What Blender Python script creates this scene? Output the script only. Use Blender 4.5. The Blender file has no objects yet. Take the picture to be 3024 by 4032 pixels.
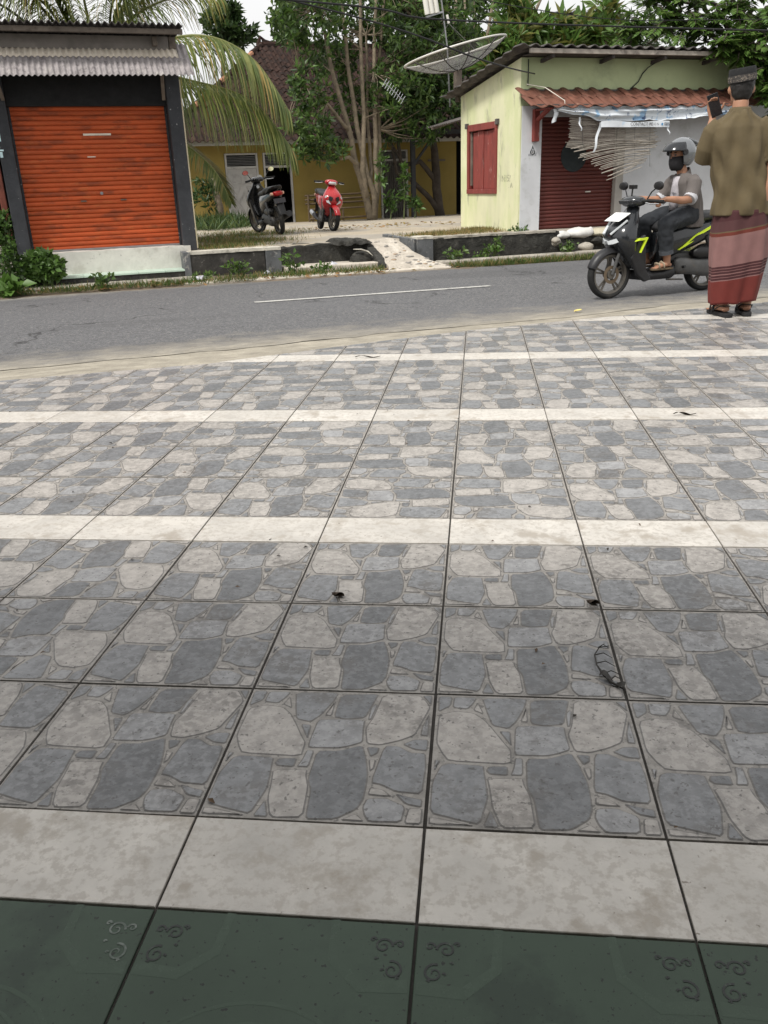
import bpy, bmesh, math, random
import numpy as np
from mathutils import Vector, Matrix
random.seed(7); rng = np.random.default_rng(7)
PI = math.pi
S = bpy.context.scene
COL = S.collection
# ---------------------------------------------------------------- camera
YAW, PITCH, ROLL = math.radians(-6.764), math.radians(21.485), math.radians(-2.042)
CAM = Vector((0.0831, -0.9258, 1.022))
fw = Vector((math.sin(YAW)*math.cos(PITCH), math.cos(YAW)*math.cos(PITCH), -math.sin(PITCH)))
r0 = Vector((math.cos(YAW), -math.sin(YAW), 0)); u0 = r0.cross(fw)
cr = r0*math.cos(ROLL) + u0*math.sin(ROLL); cu = u0*math.cos(ROLL) - r0*math.sin(ROLL)
cd = bpy.data.cameras.new('camera'); cam = bpy.data.objects.new('camera', cd); COL.objects.link(cam)
cam.matrix_world = Matrix(((cr.x, cu.x, -fw.x, CAM.x), (cr.y, cu.y, -fw.y, CAM.y), (cr.z, cu.z, -fw.z, CAM.z), (0, 0, 0, 1)))
cd.sensor_fit = 'VERTICAL'; cd.sensor_height = 36.0; cd.lens = 36*3296.3/4032
cd.clip_start = 0.05; cd.clip_end = 2000
S.camera = cam
# ---------------------------------------------------------------- sky, sun, exposure
SUN_EL, SUN_AZ = math.radians(54), math.radians(216)      # azimuth of the sun, clockwise from +Y
w = bpy.data.worlds.new('World'); S.world = w; w.use_nodes = True
nt = w.node_tree; nt.nodes.clear()
sky = nt.nodes.new('ShaderNodeTexSky'); sky.sky_type = 'NISHITA'; sky.sun_disc = False
sky.sun_elevation = SUN_EL; sky.sun_rotation = SUN_AZ; sky.air_density = 1.0; sky.dust_density = 4.0; sky.ozone_density = 0.6
hs = nt.nodes.new('ShaderNodeHueSaturation'); hs.inputs['Saturation'].default_value = 0.10; hs.inputs['Value'].default_value = 1.0
tcw = nt.nodes.new('ShaderNodeTexCoord'); nzw = nt.nodes.new('ShaderNodeTexNoise')
nzw.inputs['Scale'].default_value = 2.2; nzw.inputs['Detail'].default_value = 6
mxw = nt.nodes.new('ShaderNodeMixRGB'); mxw.blend_type = 'MIX'; mxw.inputs[2].default_value = (9.8, 9.75, 9.7, 1)   # the cloud deck
rpw = nt.nodes.new('ShaderNodeMapRange'); rpw.inputs[1].default_value = .3; rpw.inputs[2].default_value = .65; rpw.inputs[3].default_value = .45; rpw.inputs[4].default_value = .9
bgw = nt.nodes.new('ShaderNodeBackground'); bgw.inputs['Strength'].default_value = 0.085
ow = nt.nodes.new('ShaderNodeOutputWorld')
L = nt.links.new
L(sky.outputs[0], hs.inputs['Color']); L(tcw.outputs['Generated'], nzw.inputs['Vector']); L(nzw.outputs['Fac'], rpw.inputs[0])
L(rpw.outputs[0], mxw.inputs[0]); L(hs.outputs[0], mxw.inputs[1]); L(mxw.outputs[0], bgw.inputs[0]); L(bgw.outputs[0], ow.inputs[0])
sd = bpy.data.lights.new('sun', 'SUN'); sd.energy = 2.2; sd.angle = math.radians(12); sd.color = (1, .965, .9)
sun = bpy.data.objects.new('sun', sd); COL.objects.link(sun)
sdir = Vector((math.sin(SUN_AZ)*math.cos(SUN_EL), math.cos(SUN_AZ)*math.cos(SUN_EL), math.sin(SUN_EL)))
sun.rotation_euler = sdir.to_track_quat('Z', 'Y').to_euler(); sun.location = sdir*30
S.view_settings.view_transform = 'Standard'; S.view_settings.look = 'None'; S.view_settings.gamma = 1; S.view_settings.use_curve_mapping = False
S.view_settings.exposure = 0.62
# ---------------------------------------------------------------- helpers
A = math.radians(26.5)                       # the road runs at this angle to the paving
UX, VX = Vector((math.cos(A), math.sin(A), 0)), Vector((-math.sin(A), math.cos(A), 0))
def RF(u, v, z=0.0): return UX*u + VX*v + Vector((0, 0, z))
RZ = -0.22                                   # road level; paving level is 0
def yz(v): return float(np.interp(v, [11, 15.5, 17.5, 22, 27, 60], [.17, .17, .11, .0, -.09, -.09]))
def rnd(a, b): return random.uniform(a, b)

class MB:
    """collects shapes, then links them as one mesh object"""
    def __init__(s): s.v = []; s.f = []; s.m = []
    def add(s, vs, fs, mi=0):
        o = len(s.v); s.v += [tuple(p) for p in vs]
        for f in fs: s.f.append(tuple(i+o for i in f)); s.m.append(mi)
        return s
    def box(s, x0, x1, y0, y1, z0, z1, mi=0):
        vs = [(x0,y0,z0),(x1,y0,z0),(x1,y1,z0),(x0,y1,z0),(x0,y0,z1),(x1,y0,z1),(x1,y1,z1),(x0,y1,z1)]
        return s.add(vs, [(3,2,1,0),(4,5,6,7),(0,1,5,4),(1,2,6,5),(2,3,7,6),(3,0,4,7)], mi)
    def hexa(s, vs, mi=0):
        return s.add(vs, [(3,2,1,0),(4,5,6,7),(0,1,5,4),(1,2,6,5),(2,3,7,6),(3,0,4,7)], mi)
    def bar(s, a, b, w, h, mi=0, up=(0,0,1)):
        a = Vector(a); b = Vector(b); d = (b-a).normalized(); u = Vector(up)
        if abs(d.dot(u)) > .98: u = Vector((0,1,0))
        x = d.cross(u).normalized()*w/2; y = x.cross(d).normalized()*h/2
        return s.hexa([a-x-y, a+x-y, a+x+y, a-x+y, b-x-y, b+x-y, b+x+y, b-x+y], mi) if False else s.add([a-x-y, a+x-y, a+x+y, a-x+y, b-x-y, b+x-y, b+x+y, b-x+y], [(0,1,2,3),(7,6,5,4),(4,5,1,0),(5,6,2,1),(6,7,3,2),(7,4,0,3)], mi)
    def loft(s, rings, mi=0, cap=True, closed=True):
        n = len(rings[0]); vs = [p for r in rings for p in r]; fs = []
        for i in range(len(rings)-1):
            for j in range(n if closed else n-1):
                k = (j+1) % n
                fs.append((i*n+j, i*n+k, (i+1)*n+k, (i+1)*n+j))
        if cap and closed: fs.append(tuple(reversed(range(n)))); fs.append(tuple(range((len(rings)-1)*n, len(rings)*n)))
        return s.add(vs, fs, mi)
    def tube(s, pts, rad, n=8, mi=0, cap=True, flat=1.0):
        pts = [Vector(p) for p in pts]; N = len(pts)
        if not hasattr(rad, '__len__'): rad = [rad]*N
        d0 = (pts[1]-pts[0]).normalized(); ref = Vector((0,0,1)) if abs(d0.z) < .9 else Vector((1,0,0))
        x = d0.cross(ref).normalized(); rings = []
        for i, p in enumerate(pts):
            d = (pts[min(i+1,N-1)]-pts[max(i-1,0)]).normalized()
            x = (x - d*x.dot(d)); x = x.normalized() if x.length > 1e-6 else d.orthogonal().normalized()
            y = d.cross(x)
            rings.append([p + x*math.cos(2*PI*k/n)*rad[i] + y*math.sin(2*PI*k/n)*rad[i]*flat for k in range(n)])
        return s.loft(rings, mi, cap)
    def sphere(s, c, r, n=12, m=8, mi=0):
        r = r if hasattr(r, '__len__') else (r,r,r); c = Vector(c)
        rings = []
        for i in range(1, m):
            t = PI*i/m
            rings.append([c+Vector((r[0]*math.sin(t)*math.cos(2*PI*k/n), r[1]*math.sin(t)*math.sin(2*PI*k/n), -r[2]*math.cos(t))) for k in range(n)])
        o = len(s.v); s.loft(rings, mi, cap=False)
        s.v += [tuple(c-Vector((0,0,r[2]))), tuple(c+Vector((0,0,r[2])))]; b = len(s.v)-2
        for k in range(n):
            s.f.append((b, o+(k+1)%n, o+k)); s.m.append(mi)
            t = o+(m-2)*n; s.f.append((b+1, t+k, t+(k+1)%n)); s.m.append(mi)
        return s
    def prism(s, poly, f0, f1, mi=0):
        """poly: list of 2-D points; f0/f1 map a 2-D point to the near / far 3-D point"""
        n = len(poly); vs = [f0(*p) for p in poly] + [f1(*p) for p in poly]
        fs = [tuple(range(n)), tuple(reversed(range(n, 2*n)))] + [(i, i+n, (i+1)%n+n, (i+1)%n) for i in range(n)]
        return s.add(vs, fs, mi)
    def grid(s, fn, nu, nv, mi=0):
        vs = [fn(i/nu, j/nv) for j in range(nv+1) for i in range(nu+1)]
        fs = [(j*(nu+1)+i, j*(nu+1)+i+1, (j+1)*(nu+1)+i+1, (j+1)*(nu+1)+i) for j in range(nv) for i in range(nu)]
        return s.add(vs, fs, mi)
    def sheet(s, fn, nu, nv, th, mi=0):
        """a grid with thickness th straight down"""
        o = len(s.v); s.grid(fn, nu, nv, mi)
        top = s.v[o:]; s.grid(lambda a, b: (0,0,0), nu, nv, mi); n = len(top)
        for i in range(n): p = top[i]; s.v[o+n+i] = (p[0], p[1], p[2]-th)
        # flip the underside and close the rim
        k = nu*nv
        for i in range(len(s.f)-k, len(s.f)): s.f[i] = tuple(reversed(s.f[i]))
        W = nu+1; rim = [i for i in range(W)] + [j*W+nu for j in range(1, nv+1)] + [nv*W+i for i in range(nu-1, -1, -1)] + [j*W for j in range(nv-1, 0, -1)]
        for a, b in zip(rim, rim[1:]+rim[:1]): s.f.append((o+b, o+a, o+n+a, o+n+b)); s.m.append(mi)
        return s
    def mesh(s, name, off=(0,0,0)):
        me = bpy.data.meshes.new(name)
        ox, oy, oz = off
        me.from_pydata([(p[0]-ox, p[1]-oy, p[2]-oz) for p in s.v], [], s.f); return me
    def build(s, name, mats, parent=None, off=(0,0,0), smooth=False, bevel=0, seg=2):
        me = s.mesh(name, off)
        mats = mats if isinstance(mats, (list, tuple)) else [mats]
        for m in mats: me.materials.append(m)
        if len(mats) > 1: me.polygons.foreach_set('material_index', s.m)
        me.validate(); bm = bmesh.new(); bm.from_mesh(me); bmesh.ops.recalc_face_normals(bm, faces=bm.faces) if len(s.f) < 6000 else None; bm.to_mesh(me); bm.free()
        o = bpy.data.objects.new(name, me); COL.objects.link(o)
        if parent is not None: o.parent = parent
        if smooth:
            me.polygons.foreach_set('use_smooth', [True]*len(me.polygons))
            if smooth != 'full' and hasattr(me, 'set_sharp_from_angle'): me.set_sharp_from_angle(angle=math.radians(40))
        if bevel:
            b = o.modifiers.new('bevel', 'BEVEL'); b.width = bevel; b.segments = seg; b.limit_method = 'ANGLE'; b.angle_limit = math.radians(40)
        return o

def tag(o, label=None, cat=None, group=None, kind=None):
    if label: o['label'] = label
    if cat: o['category'] = cat
    if group: o['group'] = group
    if kind: o['kind'] = kind
    return o
class Thing:
    """an Empty at a thing's base; its parts are given in the frame 'rot' about the world origin (u, v, z)"""
    def __init__(s, name, base, label, cat, group=None, rot=A):
        s.b = base; s.rot = rot
        e = bpy.data.objects.new(name, None); COL.objects.link(e); s.e = e
        c, n = math.cos(rot), math.sin(rot)
        e.location = (c*base[0]-n*base[1], n*base[0]+c*base[1], base[2]); e.rotation_euler = (0, 0, rot); e.empty_display_size = .1
        tag(e, label, cat, group)
    def part(s, name, mb, mats, parent=None, **k):
        return mb.build(name, mats, parent or s.e, s.b, **k)
def single(name, mb, mats, base, label, cat, group=None, rot=A, **k):
    o = mb.build(name, mats, None, base, **k); c, n = math.cos(rot), math.sin(rot)
    o.location = (c*base[0]-n*base[1], n*base[0]+c*base[1], base[2]); o.rotation_euler = (0,0,rot)
    return tag(o, label, cat, group)
def structure(name, mb, mats, rot=A, **k):
    o = mb.build(name, mats, None, **k); o.rotation_euler = (0,0,rot); o['kind'] = 'structure'; return o
def smooth_poly(P, n=1, k=.22):
    for _ in range(n):
        Q = []
        for a, b in zip(P, P[1:]+P[:1]): Q += [(a[0]*(1-k)+b[0]*k, a[1]*(1-k)+b[1]*k), (a[0]*k+b[0]*(1-k), a[1]*k+b[1]*(1-k))]
        P = Q
    return P
def inset(P, d):
    n = len(P); a = sum(P[i][0]*P[(i+1)%n][1]-P[(i+1)%n][0]*P[i][1] for i in range(n)); sg = 1 if a > 0 else -1; Q = []
    for i in range(n):
        p, q, r = P[i-1], P[i], P[(i+1)%n]
        e1 = Vector((q[0]-p[0], q[1]-p[1])); e2 = Vector((r[0]-q[0], r[1]-q[1]))
        if e1.length < 1e-7 or e2.length < 1e-7: Q.append(q); continue
        e1.normalize(); e2.normalize(); nn = Vector((-e1.y-e2.y, e1.x+e2.x)); k = max(nn.length_squared/2, .35)
        Q.append((q[0]+sg*nn.x*d/k, q[1]+sg*nn.y*d/k))
    return Q
# ---------------------------------------------------------------- materials
MATS = {}
def mat(name, col, rough=.7, var=.14, vs=5.0, bump=.15, bs=60.0, metal=0.0, spec=.4, stain=None, speck=None, stain2=None, coat=0, rndm=True, stretch=None, trans=0, coord='Object', bdist=.01, hue=0):
    """base colour with soft variation, optional stains (colour, scale, threshold, strength) and specks, and fine relief"""
    if name in MATS: return MATS[name]
    m = bpy.data.materials.new(name); m.use_nodes = True; n = m.node_tree.nodes; l = m.node_tree.links.new
    b = n['Principled BSDF']; tc = n.new('ShaderNodeTexCoord'); src = tc.outputs[coord]
    if rndm:
        oi = n.new('ShaderNodeObjectInfo'); va = n.new('ShaderNodeVectorMath'); va.operation = 'MULTIPLY_ADD'
        va.inputs[1].default_value = (37, 53, 71); cmb = n.new('ShaderNodeCombineXYZ')
        for i in range(3): l(oi.outputs['Random'], cmb.inputs[i])
        l(cmb.outputs[0], va.inputs[0]); l(src, va.inputs[2]); src = va.outputs[0]
    if stretch:
        mp = n.new('ShaderNodeMapping'); mp.inputs['Scale'].default_value = stretch; l(src, mp.inputs[0]); src = mp.outputs[0]
    def noise(scale, det=5, rg=.6):
        t = n.new('ShaderNodeTexNoise'); t.inputs['Scale'].default_value = scale; t.inputs['Detail'].default_value = det; t.inputs['Roughness'].default_value = rg
        l(src, t.inputs['Vector']); return t.outputs['Fac']
    def rng_(fac, a, bb, c=0., d=1.):
        t = n.new('ShaderNodeMapRange'); t.inputs[1].default_value = a; t.inputs[2].default_value = bb; t.inputs[3].default_value = c; t.inputs[4].default_value = d
        l(fac, t.inputs[0]); return t.outputs[0]
    def mix(f, a, bb, mode='MIX'):
        t = n.new('ShaderNodeMixRGB'); t.blend_type = mode
        for i, x in ((0, f), (1, a), (2, bb)):
            if hasattr(x, 'is_linked'): l(x, t.inputs[i])
            else: t.inputs[i].default_value = x if not hasattr(x, '__len__') else (*x[:3], 1)
        return t.outputs[0]
    lo = tuple(c*(1-var) for c in col); hi = tuple(min(c*(1+var), .95) for c in col)
    c = mix(rng_(noise(vs), .3, .7), lo, hi)
    if rndm:
        c = mix(1.0, c, rng_(oi.outputs['Random'], 0, 1, 1-var*.5, 1+var*.35), 'MULTIPLY')
    for st in (stain, stain2):
        if st:
            f = rng_(noise(st[1], 8, .65), st[2]-.04, st[2]+.06, 0, st[3]); c = mix(f, c, st[0])
    if speck:
        f = rng_(noise(speck[1], 2, .5), speck[2]-.02, speck[2]+.03, 0, speck[3]); c = mix(f, c, speck[0])
    l(c, b.inputs['Base Color'])
    b.inputs['Roughness'].default_value = rough; b.inputs['Metallic'].default_value = metal
    b.inputs['Specular IOR Level'].default_value = spec
    if coat: b.inputs['Coat Weight'].default_value = coat; b.inputs['Coat Roughness'].default_value = .08
    if trans: 
        b.inputs['Transmission Weight'].default_value = trans
    rr = rng_(noise(vs*2.3), .25, .75, max(rough-.09, .02), min(rough+.09, 1)); l(rr, b.inputs['Roughness'])
    if bump:
        bp = n.new('ShaderNodeBump'); bp.inputs['Strength'].default_value = bump; bp.inputs['Distance'].default_value = bdist
        l(noise(bs, 6, .65), bp.inputs['Height']); l(bp.outputs[0], b.inputs['Normal'])
    MATS[name] = m; return m
def leafmat(name, col, rough=.45, tr=.35):
    if name in MATS: return MATS[name]
    m = bpy.data.materials.new(name); m.use_nodes = True; n = m.node_tree.nodes; l = m.node_tree.links.new
    b = n['Principled BSDF']; tc = n.new('ShaderNodeTexCoord'); t = n.new('ShaderNodeTexNoise'); t.inputs['Scale'].default_value = 3.0
    l(tc.outputs['Object'], t.inputs['Vector']); mx = n.new('ShaderNodeMixRGB')
    mx.inputs[1].default_value = (*[c*.65 for c in col], 1); mx.inputs[2].default_value = (col[0]*1.4, col[1]*1.3, col[2]*1.1, 1)
    l(t.outputs['Fac'], mx.inputs[0]); l(mx.outputs[0], b.inputs['Base Color']); b.inputs['Roughness'].default_value = rough
    tl = n.new('ShaderNodeBsdfTranslucent'); l(mx.outputs[0], tl.inputs['Color']); ms = n.new('ShaderNodeMixShader'); ms.inputs[0].default_value = tr
    out = n['Material Output']; l(b.outputs[0], ms.inputs[1]); l(tl.outputs[0], ms.inputs[2]); l(ms.outputs[0], out.inputs['Surface'])
    MATS[name] = m; return m
from mathutils import noise as mnoise
def roughen(o, size=.06, amp=.01, scale=6.0, seed=0):
    """subdivide to about 'size' and push the vertices about by smooth noise"""
    me = o.data; bm = bmesh.new(); bm.from_mesh(me)
    for _ in range(6):
        es = [e for e in bm.edges if e.calc_length() > size]
        if not es or len(bm.verts) > 9000: break
        bmesh.ops.subdivide_edges(bm, edges=es, cuts=1, use_grid_fill=True)
    bm.normal_update()
    for v in bm.verts:
        p = v.co*scale + Vector((seed*7.1, seed*3.3, 0)); v.co += mnoise.noise_vector(p)*amp + mnoise.noise_vector(p*3.1)*amp*.4
    bmesh.ops.triangulate(bm, faces=bm.faces); bm.to_mesh(me); bm.free()
    me.polygons.foreach_set('use_smooth', [True]*len(me.polygons))
    if hasattr(me, 'set_sharp_from_angle'): me.set_sharp_from_angle(angle=math.radians(50))
    return o
# ================================================================ GROUND
m_soil = mat('soil', (.16,.125,.09), .95, .3, 3, .5, 40, stain=((.09,.07,.05), 7, .55, .7), rndm=False)
m_field = mat('field', (.10,.11,.06), .95, .3, .5, .3, 8, rndm=False)
structure('ground', MB().grid(lambda a, b: (-500+1000*a, -500+1000*b, -.6), 8, 8), m_field, rot=0)
# ---- shoulder and road
def sandmix(name, road):
    m = bpy.data.materials.new(name); m.use_nodes = True; n = m.node_tree.nodes; l = m.node_tree.links.new; b = n['Principled BSDF']
    tc = n.new('ShaderNodeTexCoord'); o = tc.outputs['Object']
    def noise(s, d=5, r=.6, v=None):
        t = n.new('ShaderNodeTexNoise'); t.inputs['Scale'].default_value = s; t.inputs['Detail'].default_value = d; t.inputs['Roughness'].default_value = r; l(v or o, t.inputs['Vector']); return t.outputs['Fac']
    def mr(f, a, c, x=0., y=1.):
        t = n.new('ShaderNodeMapRange'); t.inputs[1].default_value = a; t.inputs[2].default_value = c; t.inputs[3].default_value = x; t.inputs[4].default_value = y; l(f, t.inputs[0]); return t.outputs[0]
    def mx(f, a, c, mode='MIX'):
        t = n.new('ShaderNodeMixRGB'); t.blend_type = mode
        for i, x in ((0,f),(1,a),(2,c)):
            if hasattr(x, 'is_linked'): l(x, t.inputs[i])
            else: t.inputs[i].default_value = x if not hasattr(x,'__len__') else (*x,1)
        return t.outputs[0]
    def mth(op, a, c):
        t = n.new('ShaderNodeMath'); t.operation = op
        for i, x in ((0,a),(1,c)):
            if hasattr(x,'is_linked'): l(x, t.inputs[i])
            else: t.inputs[i].default_value = x
        return t.outputs[0]
    st = n.new('ShaderNodeMapping'); st.inputs['Scale'].default_value = (.22, 1.3, 1); l(o, st.inputs[0])
    asph = mx(mr(noise(130, 3, .7), .36, .64), (.03,.03,.032), (.155,.155,.16))        # aggregate
    asph = mx(mr(noise(45, 2, .5), .60, .66, 0, .75), asph, (.30,.29,.275))             # pale chippings
    asph = mx(mr(noise(30, 4, .8), .42, .62, 0, .55), asph, (.20,.20,.205))
    asph = mx(mr(noise(26, 3, .7), .58, .66, 0, .7), asph, (.045,.045,.048))
    asph = mx(mr(noise(1.3, 5, .6, st.outputs[0]), .35, .7, 0, .5), asph, (.13,.13,.135))  # wheel-polished bands
    vo = n.new('ShaderNodeTexVoronoi'); vo.feature = 'DISTANCE_TO_EDGE'; vo.inputs['Scale'].default_value = .55; wp = n.new('ShaderNodeVectorMath'); wp.operation = 'MULTIPLY_ADD'; wn_ = n.new('ShaderNodeTexNoise'); wn_.inputs['Scale'].default_value = 2.5; wn_.inputs['Detail'].default_value = 8; l(o, wn_.inputs['Vector']); l(wn_.outputs['Color'], wp.inputs[0]); wp.inputs[1].default_value = (.9,.9,0); l(o, wp.inputs[2]); l(wp.outputs[0], vo.inputs['Vector'])
    crk = mth('MULTIPLY', mr(vo.outputs['Distance'], .004, .012, 1., 0.), mr(noise(.9, 3), .50, .58, 0, .75)); asph = mx(crk, asph, (.025,.025,.026))      # hairline cracks
    asph = mx(mr(noise(.45, 2, .4, st.outputs[0]), .56, .60, 0, .35), asph, (.075,.075,.078))      # darker patches
    sand = mx(mr(noise(5, 8, .7), .3, .7), (.22,.20,.165), (.44,.40,.325))
    sand = mx(mr(noise(60, 3, .6), .56, .66, 0, .6), sand, (.20,.17,.13))
    sx = n.new('ShaderNodeSeparateXYZ'); l(o, sx.inputs[0]); v = sx.outputs['Y']
    near = mr(v, 5.5, 7.6, 1., 0.); far = mr(v, 10.55, 11.35, 0., .8)
    cov = mth('MAXIMUM', near, far)
    if road:
        f = mr(mth('ADD', mth('MULTIPLY', noise(3.5, 9, .75), .75), mth('MULTIPLY', cov, .62)), .62, 1.0, 0., .9)
        c = mx(f, asph, sand)
    else:
        f = mr(noise(6, 8, .7), .60, .70, 0, .55); c = mx(f, sand, (.22,.20,.17))
    l(c, b.inputs['Base Color']); b.inputs['Roughness'].default_value = .92 if not road else .85; b.inputs['Specular IOR Level'].default_value = .3
    bp = n.new('ShaderNodeBump'); bp.inputs['Strength'].default_value = .8; bp.inputs['Distance'].default_value = .006; l(noise(95, 4, .7), bp.inputs['Height']); l(bp.outputs[0], b.inputs['Normal'])
    return m
m_asph = sandmix('asphalt', True); m_sand = sandmix('sandy_shoulder', False)
SV = [3.2, 4.55, 4.75, 5.1, 5.4, 5.8, 6.3, 6.7, 7.0, 7.4]; SZ = [-.06, -.055, -.05, -.085, -.118, -.15, -.192, -.212, -.222, -.226]
def sz(v): return float(np.interp(v, SV, SZ))
def farv(u): return 11.28-.06*max(min(u, 30), -30)
mb = MB(); us = np.concatenate([np.linspace(-80,-4,12), np.linspace(-3.5,9,60), np.linspace(10,80,12)])
mb.grid(lambda a, b: (us[int(round(a*(len(us)-1)))], float(np.interp(b, np.linspace(0,1,len(SV)), SV)), float(np.interp(b, np.linspace(0,1,len(SV)), SZ)) + .006*mnoise.noise((us[int(round(a*(len(us)-1)))]*3, b*30, 0))), len(us)-1, 27)
structure('road_shoulder', mb, m_sand, smooth='full')
mb = MB(); nv = 26
def roadp(a, b):
    u = us[int(round(a*(len(us)-1)))]; vn = 5.62+.22*mnoise.noise((u*.7,1,1))+.10*mnoise.noise((u*3.1,5,1)); vf = farv(u)+.05*mnoise.noise((u*2.2,9,1))+.03*mnoise.noise((u*9,9,1))
    v = vn+(vf-vn)*b; return (u, v, max(sz(v), RZ-.006)+.004+.012*(1-((v-8.7)/2.6)**2 if abs(v-8.7) < 2.6 else 0))
mb.grid(roadp, len(us)-1, nv); structure('road', mb, m_asph, smooth='full')
m_line = mat('road_paint', (.50,.49,.46), .75, .08, 6, .2, 120, stain=((.2,.2,.2), 16, .56, .8), speck=((.12,.12,.12), 140, .62, .8), rndm=False)
mb = MB()
for a0, a1 in ((-6.4,-3.5),(1.66,4.56),(9.6,12.5)):
    def ln(a, b, a0=a0, a1=a1):
        u = a0+(a1-a0)*a; v = 8.95-.072*u+.05*(2*b-1); return (u, v, max(sz(v), RZ-.006)+.0105+.012*(1-((v-8.7)/2.6)**2))
    mb.grid(ln, 24, 1)
structure('centre_line', mb, m_line)
# ---- verge, kerb and gutter on the far side
mb = MB()
mb.grid(lambda a, b: (-14+40*a, (farv(-14+40*a)-.12)*(1-b)+12.35*b, RZ-.004+.05*b+.02*mnoise.noise((a*90, b*4, 2))), 120, 8)
structure('verge', mb, m_soil, smooth='full')
m_conc = mat('old_concrete', (.37,.34,.29), .9, .22, 4, .5, 35, stain=((.12,.11,.09), 5, .57, .75), stain2=((.55,.52,.46), 9, .6, .6), rndm=True)
m_concl = mat('pale_concrete', (.52,.47,.40), .9, .18, 4, .5, 35, stain=((.27,.24,.2), 6, .58, .6))
mb = MB(); mb.grid(lambda a, b: (1.3+4.1*a, (farv(1.3+4.1*a)+.06)*(1-b)+(farv(1.3+4.1*a)+.24)*b, RZ+.028+.012*mnoise.noise((a*22, b*3, 4))), 60, 3)
k = structure('kerb', MB().hexa([(1.2,11.28,-.35),(5.15,11.05,-.35),(5.15,11.25,-.35),(1.2,11.5,-.35),(1.2,11.28,-.19),(5.15,11.05,-.195),(5.15,11.25,-.185),(1.2,11.5,-.18)]), m_concl, bevel=.01); 
structure('gutter_slab', MB().box(2.8,4.35,11.72,12.26,-.4,-.115), m_concl, bevel=.015)
structure('gutter_slab', MB().box(5.2,8.6,11.55,11.78,-.4,-.155), m_conc, bevel=.02)
# ---- yard of the yellow house
m_yard = mat('yard', (.40,.345,.265), .92, .2, .9, .5, 25, stain=((.30,.28,.25), .8, .50, .75), stain2=((.22,.185,.135), 2.6, .60, .6), speck=((.16,.12,.08), 34, .66, .6), rndm=False)
mb = MB()
def yardp(us_, vs_, front=None):
    def f(a, b):
        u_ = us_[int(round(a*(len(us_)-1)))]; j = int(round(b*(len(vs_)-1))); v_ = vs_[j]
        if front and j == 0: v_ = front(u_)
        if front and j == 1: v_ = front(u_)+.02
        z_ = yz(v_)+.012*mnoise.noise((u_*1.3, v_*.9, 0))
        return (u_, v_, -.5 if (front and j == 0) else z_)
    mb.grid(f, len(us_)-1, len(vs_)-1)
def yfront(u_): return float(np.interp(u_, [1.4,2.7,2.8,4.2,4.3,4.9,5.0,30], [12.1,12.1,12.33,12.33,12.42,12.42,12.1,12.1]))
yu = np.concatenate([np.linspace(1.46,7,45), np.linspace(7.2,34,30)])
yardp(yu, [12.1,12.12,12.6,13.4,14.4,15.5,15.7], yfront); yardp(np.linspace(-16,34,101), [15.7,16.5,17.5,19,22,27,34,60])
structure('yard', mb, m_yard, smooth='full')
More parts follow.
